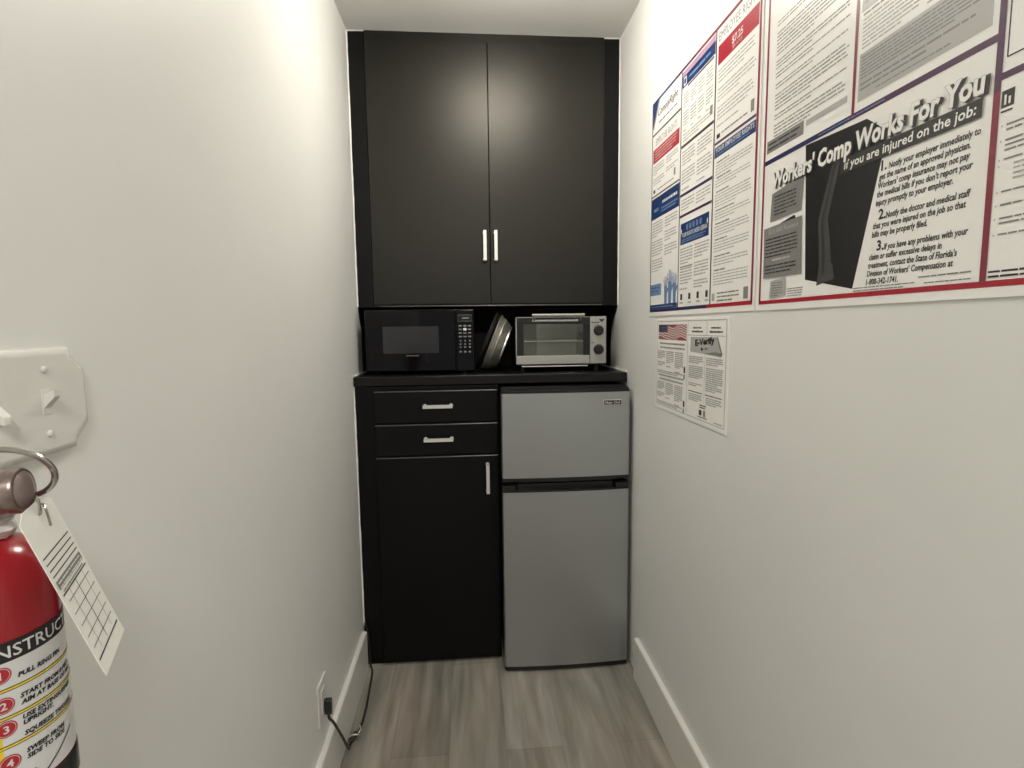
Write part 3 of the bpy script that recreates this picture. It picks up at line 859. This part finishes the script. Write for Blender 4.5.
frame_line(s, [(-.607, 1.605), (-PR - .01, 1.605)], .008, PURP); frame_line(s, [(-.8475, 1.655), (-.8475, 2.034)], .006, MAROON, 2)
s.para(-.93, -.78, 1.6535, 1.6495, .004, BLUE, 3, .5, 1)
s.done('border', P2)
s = wall_sheet()
s.para(-1.080, -.90, 1.972, 1.955, .017, INKG, 2, .45, 1, wmin=.5, wmax=.9)
s.para(-1.02, -.90, 1.944, 1.922, .011, INK, 2, .40, .9)
zz = 1.912
for hgt in (.014, .046, .016, .014, .013, .032, .012, .026):
    s.para(-1.072, -.863, zz, zz - hgt, .0066 if hgt > .02 else .0062, INKG, 2, .36, .55); zz -= hgt + .0065
s.rect(-1.095, -.975, 1.669, 1.693, PGREY2); s.para(-1.09, -.98, 1.690, 1.672, .009, INK, 2, .4, .9)
s.para(-.968, -.860, 1.694, 1.676, .018, PGREY, 2, .62, 1, wmin=5, wmax=6)
s.done('notice', P2, 'panel of ruled fine print')
s = wall_sheet()
s.rect(-.838, -.619, 1.800, 1.86, PGREY); s.rect(-.838, -.619, 1.669, 1.739, PGREY); s.rect(-.838, -.730, 1.739, 1.790, PAPER)
s.para(-.834, -.724, 1.79, 1.742, .0058, INKL, 2, .42, .7); s.para(-.715, -.63, 1.79, 1.742, .0058, INKL, 2, .42, .7)
s.para(-.834, -.70, 1.798, 1.792, .006, INKG, 2, .5, 1); s.para(-.834, -.63, 1.735, 1.700, .005, PGREY2, 2, .45, .8); s.para(-.834, -.63, 1.697, 1.682, .0075, PGREY2, 2, .4, .6); s.para(-.80, -.66, 1.679, 1.674, .005, INKG, 2, .35, .9)
s.para(-.834, -.63, 1.85, 1.81, .0058, PGREY2, 2, .4, .8); s.para(-.83, -.63, 2.02, 1.87, .0065, INKL, 2, .42, .6, blank=6)
s.done('notice', P2, 'panel with a grey lower half')
# workers' comp panel: x-ray, memo slips, lettering
s = wall_sheet()
s.poly([(-.966, 1.646), (-.951, 1.4065), (-.8275, 1.3815), (-.7720, 1.600), (-.776, 1.608), (-.815, 1.637)], PBLACK, 1)
for q in ([(-.918, 1.393), (-.872, 1.402), (-.878, 1.428), (-.913, 1.428)], [(-.913, 1.428), (-.882, 1.428), (-.886, 1.46), (-.895, 1.505), (-.921, 1.505), (-.915, 1.46)],
          [(-.921, 1.505), (-.895, 1.505), (-.868, 1.60), (-.885, 1.605)]): s.poly(q, PXR, 2)
s.poly([(-.904, 1.41), (-.897, 1.41), (-.899, 1.45), (-.906, 1.50), (-.912, 1.50), (-.906, 1.45)], PDARK, 3); s.poly([(-.912, 1.50), (-.906, 1.50), (-.880, 1.59), (-.886, 1.592)], PDARK, 3)
s.done('xray_picture', P2, 'dark X-ray picture')
s = wall_sheet()
s.poly([(-1.073, 1.531), (-.970, 1.534), (-.966, 1.596), (-1.069, 1.585)], PGREY2, 4); s.para(-1.06, -.985, 1.580, 1.54, .0068, PDARK, 5, .4, .6)
s.poly([(-.985, 1.517), (-1.04, 1.522), (-.99, 1.53)], PBLACK, 4); s.done('memo_slip', P2)
s = wall_sheet()
s.poly([(-1.09, 1.420), (-.962, 1.419), (-.967, 1.524), (-1.093, 1.520)], PGREY2, 6); s.text('$25,000 Reward', -1.075, 1.507, width=.098, height=.010, m=PGREY, k=7)
s.para(-1.085, -.975, 1.500, 1.462, .0068, PDARK, 7, .4, .8); s.para(-1.06, -1.0, 1.459, 1.450, .009, PGREY, 7, .4, 1); s.para(-1.085, -.975, 1.447, 1.428, .0068, PDARK, 7, .4, .8)
s.done('memo_slip', P2)
s = wall_sheet()
s.poly([(-1.066, 1.378), (-1.010, 1.383), (-1.012, 1.417), (-1.062, 1.413)], PGREY, 6); s.para(-1.058, -1.018, 1.411, 1.382, .005, INKG, 7, .45, .6); s.done('memo_slip', P2)
s = wall_sheet()
TH, TW = .0285, .447
TITLE = "Workers' Comp Works For You"
s.text(TITLE, -1.0655, 1.5945, width=TW + .004, height=TH, m=PDARK, k=7, bold=.085, shear=.06)
s.text(TITLE, -1.0675, 1.5965, width=TW, height=TH, m=PGREY, k=8, bold=.065, shear=.06)
s.text(TITLE, -1.0675, 1.5965, width=TW, height=TH, m=PAPER, k=9, bold=.04, shear=.06)
s.rect(-.868, -.6225, 1.5685, 1.5915, PDARK, 6)
s.text('If you are injured on the job:', -.859, 1.5745, width=.229, height=.0135, m=PAPER, k=7, bold=.025, shear=.06)
s.done('heading', P2, 'bold white heading with dark shadow')
s = wall_sheet()
BODY = [('1.', ['Notify your employer immediately to', 'get the name of an approved physician.', "Workers' comp insurance may not pay", "the medical bills if you don't report your", 'injury promptly to your employer.']),
        ('2.', ['Notify the doctor and medical staff', 'that you were injured on the job so that', 'bills may be properly filed.']),
        ('3.', ['If you have any problems with your', 'claim or suffer excessive delays in', "treatment, contact the State of Florida's", "Division of Workers' Compensation at", '1-800-342-1741.'])]
zz = 1.5585; LP = .0123
for num, lines in BODY:
    s.text(num, -.7795, zz - .008, height=.0145, m=INK, k=2, bold=.04)
    for i, ln in enumerate(lines):
        vs, _ = text_tris(ln, .03, .12); wd = max(v[0] for v in vs) * .0088 * .76
        a = -.765 if i == 0 else -.7815 - .0012 * (1.5585 - zz) / LP
        s.text(ln, a, zz - .0085, width=min(wd, -.617 - a), height=.0088, m=INK, k=2, bold=.03, shear=.12)
        zz -= LP
    zz -= .0085
s.para(-.700, -.622, 1.391, 1.386, .005, INKG, 2, .4, 1)
s.para(-.825, -.70, 1.384, 1.377, .0042, INKG, 2, .4, .8); s.para(-.69, -.622, 1.382, 1.3775, .004, INKG, 2, .4, 1); s.para(-1.005, -.955, 1.396, 1.380, .0045, INKG, 2, .35, .9)
s.done('instructions', P2, 'three numbered paragraphs of black lettering')
# right column
s = wall_sheet()
frame_line(s, [(-.5975, 1.6245), (-.41, 1.6245)], .0018, INK); frame_line(s, [(-.5975, 1.6245), (-.5975, 2.02)], .0018, INK)
s.para(-.57, -.42, 1.99, 1.66, .011, INKG, 2, .35, .5, blank=6); s.done('notice', P2, 'panel framed by a thin black line')
s = wall_sheet()
s.rect(-.6005, -.5855, 1.569, 1.588, PDARK, 1); s.rect(-.597, -.5945, 1.572, 1.583, PAPER, 2); s.rect(-.592, -.5895, 1.572, 1.580, PAPER, 2); s.para(-.60, -.586, 1.567, 1.563, .004, INK, 2, .5, 1, wmin=3, wmax=4)
for z0, z1, m_ in ((1.552, 1.540, INKG), (1.535, 1.519, INKG), (1.514, 1.509, INKG), (1.507, 1.485, INKL), (1.478, 1.470, INKG), (1.463, 1.455, INKG), (1.448, 1.436, INKG), (1.43, 1.422, INKG)):
    s.para(-.592 if m_ is INKG else -.580, -.41, z1 + (z0 - z1), z1, .0055, m_, 2, .38, .8)
    s.rect(-.598, -.5965, z0 - .004, z0 - .002, INKL, 2)
s.para(-.600, -.41, 1.388, 1.378, .0055, INK, 2, .42, .8); s.done('notice', P2, 'panel with a small dark emblem and bulleted fine print')

# --- small notice below
P3 = thing('verification_notice', 'small black and white notice with a flag picture, below the multi-panel poster', 'poster', (XR, 1.48, 1.066))
sheet_board('notice_sheet', P3, 1.7285, 1.2310, 1.0610, 1.3455, .0019)
s = wall_sheet(-.0003)
frame_line(s, [(-1.717, 1.3385), (-1.244, 1.3385)], .0022, INKL); frame_line(s, [(-1.717, 1.074), (-1.244, 1.074)], .0018, INKL)
frame_line(s, [(-1.717, 1.074), (-1.717, 1.3385)], .0025, INKL); frame_line(s, [(-1.245, 1.074), (-1.245, 1.3385)], .003, INKL); frame_line(s, [(-1.473, 1.08), (-1.473, 1.338)], .002, INKL)
s.done('border', P3)
s = wall_sheet(-.0003)
FA0, FA1, FC0, FC1 = -1.704, -1.481, 1.2825, 1.3285
n = 24
def wav(x): return .0062 * math.sin(x * 8.5 + .6) + .0026 * math.sin(x * 17 + 1)
for st in range(13):
    m_ = FLAGR if st % 2 == 0 else FLAGW
    for i in range(n):
        x0, x1 = i / n, (i + 1) / n
        c0 = FC0 + (FC1 - FC0) * st / 13; c1 = FC0 + (FC1 - FC0) * (st + 1) / 13
        cl = lambda v: min(max(v, FC0), FC1)
        q = [(FA0 + (FA1 - FA0) * x0, cl(c0 + wav(x0))), (FA0 + (FA1 - FA0) * x1, cl(c0 + wav(x1))), (FA0 + (FA1 - FA0) * x1, cl(c1 + wav(x1))), (FA0 + (FA1 - FA0) * x0, cl(c1 + wav(x0)))]
        if q[3][1] - q[0][1] > 1e-5 and q[2][1] - q[1][1] > 1e-5: s.poly(q, m_, 2)
s.rect(FA0, FA1, FC0, FC1, FLAGR, 1)
s.rect(FA0, FA0 + .078, FC0 + .0225, FC1, VIOLET, 3)
for i in range(6):
    for j in range(4): s.rect(FA0 + .008 + i * .012, FA0 + .010 + i * .012, FC0 + .0265 + j * .005, FC0 + .0282 + j * .005, KEYWHITE, 4)
s.done('flag_picture', P3, 'picture of a waving striped flag')
s = wall_sheet(-.0003)
s.para(-1.69, -1.488, 1.2745, 1.266, .0085, INKG, 2, .6, 1, wmin=.6, wmax=.9); s.para(-1.69, -1.488, 1.262, 1.2535, .0085, INKG, 2, .6, 1, wmin=.6, wmax=.9)
for zz in (1.248, 1.150):
    for i in range(3):
        s.para(-1.708 + i * .072, -1.644 + i * .072, zz, zz - .026 - .012 * i, .0055, INKL, 2, .6, .6); s.para(-1.708 + i * .072, -1.644 + i * .072, zz - .034 - .012 * i, zz - .048 - .006 * i, .0055, INKL, 2, .6, .6)
    s.rect(-1.497, -1.486, zz - .058, zz - .040, INK, 2); s.para(-1.71, -1.50, zz - .062, zz - .074, .0055, INKL, 2, .62, .8); s.rect(-1.497, -1.488, zz - .076, zz - .062, INKG, 2)
s.para(-1.70, -1.49, 1.174, 1.166, .0085, INKG, 2, .6, 1, wmin=.6, wmax=.9); s.para(-1.69, -1.50, 1.162, 1.154, .0085, INKG, 2, .6, 1, wmin=.6, wmax=.9)
s.done('notice', P3, 'left half of fine print in three columns')
s = wall_sheet(-.0003)
frame_line(s, [(-1.352, 1.30), (-1.352, 1.335)], .002, INKL); frame_line(s, [(-1.36, 1.12), (-1.36, 1.25)], .0015, INKL); frame_line(s, [(-1.472, 1.299), (-1.25, 1.299)], .0018, INKL)
for a0, a1 in ((-1.445, -1.375), (-1.335, -1.265)):
    s.para(a0 + .008, a1 - .008, 1.3225, 1.3155, .007, INK, 2, .6, 1, wmin=.6, wmax=.9); s.para(a0, a1, 1.3125, 1.3055, .007, INK, 2, .7, 1, wmin=.6, wmax=.9)
s.poly([(-1.452, 1.2535), (-1.270, 1.249), (-1.288, 1.296), (-1.452, 1.294)], PGREY, 2)
s.poly([(-1.37, 1.2515), (-1.268, 1.248), (-1.262, 1.256), (-1.30, 1.259)], PGREY2, 3); s.poly([(-1.262, 1.254), (-1.288, 1.296), (-1.294, 1.296), (-1.27, 1.254)], INKG, 3)
s.text('E-Verify', -1.420, 1.270, width=.115, height=.0165, m=INK, k=4, bold=.06, rot=.10); s.rect(-1.385, -1.372, 1.259, 1.267, PDARK, 4); s.rect(-1.362, -1.345, 1.262, 1.268, INKG, 4)
for a0, a1 in ((-1.462, -1.368), (-1.352, -1.256)):
    s.para(a0, a1, 1.243, 1.222, .0052, INKL, 2, .62, .7); s.para(a0, a1, 1.217, 1.180 if a0 < -1.4 else 1.172, .0052, INKL, 2, .64, .7); s.para(a0, a1, 1.170, 1.158 if a0 < -1.4 else 1.152, .0052, INKL, 2, .62, .6)
    s.para(a0, a1, 1.1475, 1.1425, .005, INK, 2, .5, 1); s.para(a0 + .004, a1 - .004, 1.140, 1.117, .0052, INKL, 2, .62, .7)
s.para(-1.385, -1.345, 1.117, 1.105, .006, INK, 2, .5, .9); s.rect(-1.388, -1.372, 1.087, 1.101, INK, 2); s.rect(-1.362, -1.350, 1.085, 1.102, INKG, 2); s.para(-1.395, -1.34, 1.084, 1.080, .004, INK, 2, .6, 1); s.para(-1.30, -1.255, 1.083, 1.077, .005, INKG, 2, .5, 1)
s.done('notice', P3, 'right half with a grey leaflet picture')


# ------------------------------------------------------------------ double light switch on the left wall
t = thing('light_switch', 'white painted-over double light switch plate on the left wall', 'light switch', (XL, 0.583, 1.206))
PY0, PY1, PZ0, PZ1 = .470, .6345, 1.2045, 1.3125


def plate_outline(ins):
    """ogee-cornered outline (y, z), inset by ins"""
    y0, y1, z0, z1 = PY0 + ins, PY1 - ins, PZ0 + ins, PZ1 - ins
    c, e = .021, .009
    pts = []
    def corner(y, z, sy, sz, flip):
        q = [(y - sy * c, z), (y - sy * (c - .002), z - sz * e * .75), (y - sy * (c * .62), z - sz * (e + .003)), (y - sy * (e + .003), z - sz * (c * .62)), (y - sy * e * .55, z - sz * (c - .002)), (y, z - sz * (c + .003))]
        return q[::-1] if flip else q
    pts += corner(y1, z1, 1, 1, False); pts += corner(y1, z0, 1, -1, True); pts += corner(y0, z0, -1, -1, False); pts += corner(y0, z1, -1, 1, True)
    return pts


b = NB()
lv = [(0.0, XL + .0002), (0.0, XL + .0030), (.0012, XL + .0055), (.0040, XL + .0078), (.0085, XL + .0088)]
rings(b, [[Vector((x, y, z)) for y, z in plate_outline(i)] for i, x in lv])
pl = obj('switch_plate', b, PLATE, t, 50)
for ty, tz in ((.573, 1), (.512, -1)):
    b = NB(); box(b, XL + .0075, XL + .0095, ty - .0062, ty + .0062, 1.246, 1.271, .0008)
    # toggle lever tilted up
    lp = lambda x, z, hy, hz: [Vector((x, ty - hy, z - hz)), Vector((x, ty + hy, z - hz)), Vector((x, ty + hy, z + hz)), Vector((x, ty - hy, z + hz))]
    rings(b, [lp(XL + .008, 1.2585, .0052, .0075), lp(XL + .013, 1.2585 + tz * .004, .0047, .0055), lp(XL + .0185, 1.2585 + tz * .0085, .0042, .0040), lp(XL + .0193, 1.2585 + tz * .0092, .0033, .0030)])
    obj('toggle', b, PLATE, t, 40)
    for z in (1.2915, 1.2265):
        b = NB(); lathe(b, (XL + .0085, ty, z), (1, 0, 0), [(0, .0036), (.001, .0036), (.0022, .0026), (.0026, .0008)], 18); obj('screw', b, PLATE, t)

# ------------------------------------------------------------------ outlet and cord
t = thing('wall_outlet', 'white outlet plate low on the left wall above the baseboard', 'outlet', (XL, 1.45, .235))
OY0, OY1, OZ0, OZ1 = 1.412, 1.492, .236, .354
b = NB(); box(b, XL + .0002, XL + .006, OY0, OY1, OZ0, OZ1, .0022, 3); op = obj('outlet_plate', b, WHITE, t)
for zc in (.2765, .3145):
    b = NB(); box(b, XL + .0055, XL + .0085, 1.435, 1.469, zc - .0145, zc + .0145, .001)
    oc = obj('socket', b, WHITE, t)
    if zc > .3:
        s = Sheet((XL + .0086, 0, 0), (0, 1, 0), (0, 0, 1), (1, 0, 0), [LABELK])
        s.rect(1.4445, 1.4465, zc - .002, zc + .006, LABELK, 1); s.rect(1.4575, 1.4595, zc - .002, zc + .005, LABELK, 1); s.rect(1.450, 1.454, zc - .0095, zc - .006, LABELK, 1)
        s.done('slots', oc)
b = NB(); lathe(b, (XL + .0058, 1.452, .2955), (1, 0, 0), [(0, .003), (.0012, .0028), (.0018, .001)], 14); obj('screw', b, NICKEL, t)

t = thing('power_cord', 'dark power cord plugged into the low wall outlet and looping across the floor', 'cord', (-.40, 1.65, 0))
b = NB()
pz = .2765
prism(b, [(1.4430, pz + .016), (1.4470, pz + .021), (1.4570, pz + .021), (1.4610, pz + .016), (1.4600, pz - .012), (1.4560, pz - .026), (1.4480, pz - .026), (1.4440, pz - .012)], 'x', XL + .0088, XL + .029)
bmesh.ops.bevel(b, geom=b.edges[:], offset=.0025, segments=2, profile=.5, affect='EDGES'); obj('plug', b, BLKP, t)
b = NB()
P = smooth_path([(XL + .019, 1.452, pz - .022), (XL + .020, 1.454, pz - .040), (XL + .024, 1.478, .205), (XL + .029, 1.512, .150), (XL + .032, 1.548, .095), (XL + .032, 1.585, .042), (XL + .030, 1.615, .010), (XL + .030, 1.638, .0048), (XL + .036, 1.662, .006),
                 (XL + .048, 1.71, .0045), (XL + .049, 1.80, .004), (XL + .043, 1.90, .004), (XL + .036, 2.00, .0042), (XL + .0245, 2.037, .012), (XL + .0215, 2.045, .05), (XL + .018, 2.046, .12), (XL + .012, 2.046, .168), (XL + .0075, 2.043, .183)], 10)
tube(b, P, .0040, 10); obj('cable', b, CORD, t)
b = NB()
P = smooth_path([(XL + .026, 1.640, .009), (XL + .04, 1.652, .016), (XL + .048, 1.672, .012), (XL + .036, 1.684, .008), (XL + .028, 1.664, .013), (XL + .026, 1.646, .010)], 8)
tube(b, P, .0036, 10); obj('cable', b, CORD, t)
b = NB(); tube(b, smooth_path([(XL + .020, 1.654, .012), (XL + .034, 1.652, .024), (XL + .050, 1.658, .020), (XL + .054, 1.664, .008)], 6), .0042, 8)
tube(b, smooth_path([(XL + .050, 1.658, .021), (XL + .056, 1.676, .026), (XL + .050, 1.690, .030)], 6), .0026, 8); o = obj('twist_tie', b, CHROME, t); o['label'] = 'shiny silver twist tie'

# ------------------------------------------------------------------ fire extinguisher
EX, EY, ER = XL + .012 + .045, .4254, .045
t = thing('fire_extinguisher', 'red fire extinguisher with white instruction label hanging on the left wall', 'fire extinguisher', (EX, EY, .955))
C0 = Vector((EX, EY, 0)); ZU = (0, 0, 1)
b = NB(); lathe(b, C0, ZU, [(.986, ER), (1.132, ER), (1.141, ER * .985), (1.1495, ER * .94), (1.1575, ER * .86), (1.164, ER * .75), (1.169, ER * .60), (1.172, ER * .46), (1.174, ER * .38), (1.176, ER * .36)], 72); obj('cylinder', b, RED, t)
b = NB(); lathe(b, C0, ZU, [(.956, ER * .90), (.960, ER * .985), (.966, ER + .0012), (.986, ER + .0012), (.988, ER + .0002)], 72, (True, False)); obj('base_boot', b, BLKP, t)
LR = ER + .00045


def cyl_sheet(mats):
    s = Sheet((0, 0, 0), (1, 0, 0), (0, 0, 1), (0, 0, 0), mats)
    s.P = lambda a, c, k: Vector((EX + (LR + k * .00016) * math.cos(a / ER), EY + (LR + k * .00016) * math.sin(a / ER), c))
    return s


def arc(s, a0, a1, c0, c1, m, k):
    n = max(1, int(abs(a1 - a0) / (ER * math.radians(4))))
    for i in range(n):
        p, q = a0 + (a1 - a0) * i / n, a0 + (a1 - a0) * (i + 1) / n
        s.rect(p, q, c0, c1, m, k)


D = lambda deg: ER * math.radians(deg)
s = cyl_sheet([LABELW])
arc(s, D(-120), D(58), .9895, 1.0905, LABELW, 0); arc(s, D(-120), D(58), 1.0905, 1.1055, LABELK, 0)
s.text('INSTRUCTIONS', D(-50), 1.0934, width=.0905, height=.0092, m=LABELW, k=2, bold=.012)
arc(s, D(-70), D(-47.5), .9895, 1.0500, LABELY, 1)
for z in (1.0700, 1.0490, 1.0270):
    arc(s, D(-52), D(58), z - .0014, z + .0014, LABELK, 1); arc(s, D(-52), D(58), z - .0007, z + .0007, LABELY, 2)
for num, z in (('1', 1.0820), ('2', 1.0590), ('3', 1.0410), ('4', 1.0145)):
    for rr, m_, k in ((.0062, LABELR, 3), (.0054, LABELW, 4), (.0050, LABELR, 5)):
        s.poly([(D(-44) + rr * math.cos(q * PI / 12), z + rr * math.sin(q * PI / 12)) for q in range(24)], m_, k)
    s.text(num, D(-44), z - .0027, height=.0056, m=LABELW, k=6, align='c', bold=.03)
for ln, z in (('PULL RING PIN', 1.0763), ('START FROM 8 FEET', 1.0598), ('AIM AT BASE OF FIRE', 1.0545), ('USE EXTINGUISHER', 1.0430), ('UPRIGHT.', 1.0385), ('SQUEEZE TRIGGER', 1.0300), ('SWEEP FROM', 1.0160), ('SIDE TO SIDE', 1.0112)):
    vs, _ = text_tris(ln, .03, .18); wd = (max(v[0] for v in vs)) * .0036 * .95
    s.text(ln, D(-32), z, width=wd, height=.0035, m=LABELK, k=3, bold=.055, shear=.18)
for i in range(10):
    p = -18 + i * 3.2; s.poly([(D(p), .9925 + i * .0018), (D(p + 3.4), .9925 + (i + 1) * .0018), (D(p + 3.4), .9940 + (i + 1) * .0018), (D(p), .9940 + i * .0018)], PDARK, 3)
s.poly([(D(-30), .991), (D(-24), .991), (D(-24), .998), (D(-27), 1.001), (D(-29), .998)], PDARK, 3)
s.done('label', t, 'white label with a black band and red numbered steps')
# valve
b = NB(); lathe(b, C0, ZU, [(1.172, .0155), (1.176, .0185), (1.182, .0185), (1.186, .0145), (1.196, .0135), (1.226, .0135), (1.232, .010)], 32); obj('valve', b, NICKEL, t)
b = NB(); lathe(b, C0, ZU, [(1.1735, .0205), (1.179, .0235), (1.185, .0215), (1.189, .0235), (1.193, .019)], 28, (False, False)); o = obj('tamper_seal', b, SEAL, t)
for v in o.data.vertices:
    v.co.x += random.uniform(-.0016, .0016); v.co.y += random.uniform(-.0016, .0016); v.co.z += random.uniform(-.001, .001)
gc = Vector((-.3535, .419, 1.2095)); gd = Vector((.965, .20, .08)).normalized()
b = NB(); cyl(b, gc - gd * .010, gc, .006, n=16)
lathe(b, gc, gd, [(0, .0135), (.003, .0165), (.007, .0172), (.010, .0160), (.0125, .0158), (.0135, .0172), (.0185, .0172), (.0205, .0160), (.0208, .0145)], 44); ga = obj('pressure_gauge', b, BRONZE, t)
b = NB(); lathe(b, gc, gd, [(.0200, .0148), (.0222, .012), (.0228, .006), (.023, .0005)], 40, (False, True)); obj('gauge_lens', b, GAUGEF, ga)
b = NB()
for zz, tl in ((1.212, .0), (1.236, .018)):
    prism(b, [(EX - .011, EY + .012), (EX + .011, EY + .012), (EX + .009, EY - .100), (EX - .009, EY - .100)], 'z', zz, zz + .004)
obj('handle_lever', b, NICKEL, t)
b = NB(); cyl(b, (EX, EY - .012, 1.200), (EX + .0, EY - .032, 1.196), .0085, .006, 18); obj('nozzle', b, BLKP, t)
b = NB(); box(b, XL + .0003, XL + .004, EY - .016, EY + .016, 1.02, 1.20, .001); box(b, XL + .004, EX - .012, EY - .010, EY + .010, 1.178, 1.186, .001); obj('wall_bracket', b, BLKM, t)
# ring of the pull pin
def camray(px, py, depth): return Vector((0, 0, CAM_H)) + (FW + RT * ((px - 512) / 540.4242) - UP * ((py - 384) / 540.4242)) * depth
rc = camray(9, 475, .405)
ra = (RT * .0345 - UP * .002); rb = (UP * .0180 - (rc - Vector((0, 0, CAM_H))).normalized() * .026)
b = NB(); tube(b, [rc + ra * math.cos(2 * PI * i / 48) + rb * math.sin(2 * PI * i / 48) for i in range(48)], .0022, 10, True); obj('pull_ring', b, STEELW, t)

# ------------------------------------------------------------------ inspection tag
T0, T1, T2, T3 = Vector((-0.3048, 0.3771, 1.2036)), Vector((-0.3295, 0.4394, 1.2046)), Vector((-0.2929, 0.4559, 1.0785)), Vector((-0.2682, 0.3936, 1.0775))
tr, tu = (T1 - T0), (T0 - T3); TWD, TLN = tr.length, tu.length; tr.normalize(); tu.normalize(); tn = tr.cross(tu).normalized()
t = thing('inspection_tag', 'white paper inspection tag with ruled boxes tied to the extinguisher ring', 'tag', T3)
s = Sheet(T3, tr, tu, tn, [CARD])
oc = [(.0, 0), (TWD, 0), (TWD, TLN - .006), (TWD - .012, TLN), (.012, TLN), (0, TLN - .006)]
f = [s.P(a, c, 0) for a, c in oc]; g = [p - tn * .0004 for p in f]
rings(s.bm, [f, g]); s.done('card', t)
s = Sheet(T3, tr, tu, tn, [INK]); V = lambda q: TLN * (1 - q)
for q in (.262, .30, .337, .372): s.rect(.004, TWD - .004, V(q) - .0005, V(q) + .0005, INK, 1)
s.rect(.004, TWD - .004, V(.45), V(.40), INKG, 1); s.para(.006, TWD - .006, V(.405), V(.445), .0032, CARD, 2, .3, 1)
s.rect(.004, TWD - .004, V(.485) - .0006, V(.485) + .0006, INK, 1); s.para(.008, TWD - .008, V(.458), V(.478), .003, INKG, 1, .5, 1, wmin=.6, wmax=1)
for q in (.535, .61, .685, .76, .83): s.rect(.008 if q < .6 else .005, TWD - .006, V(q) - .0004, V(q) + .0004, INKG, 1)
s.rect(.003, TWD - .004, V(.905) - .0007, V(.905) + .0007, INK, 1)
for fr, m_ in ((.26, INKL), (.5, INK), (.75, INKL)): s.rect(TWD * fr - .0004, TWD * fr + .0004, V(.88), V(.485), m_, 1)
s.done('printed_table', t)
b = NB()
h0 = T3 + tr * (TWD * .5) + tu * (TLN - .008); top = rc + ra * math.cos(-1.0) + rb * math.sin(-1.0)
P = smooth_path([top + Vector((-.001, 0, .003)), top + Vector((.003, -.004, -.003)), h0 + tn * .004 + tu * .012, h0 + tn * .0015, h0 - tn * .003], 8); tube(b, P, .0009, 8)
P = smooth_path([top + Vector((.001, 0, .002)), top + Vector((.006, -.006, -.006)), h0 + tn * .004 + tu * .004 + tr * .004, h0 + tn * .002 - tu * .012 + tr * .003], 8); tube(b, P, .0009, 8)
obj('wire_tie', b, STEELW, t)
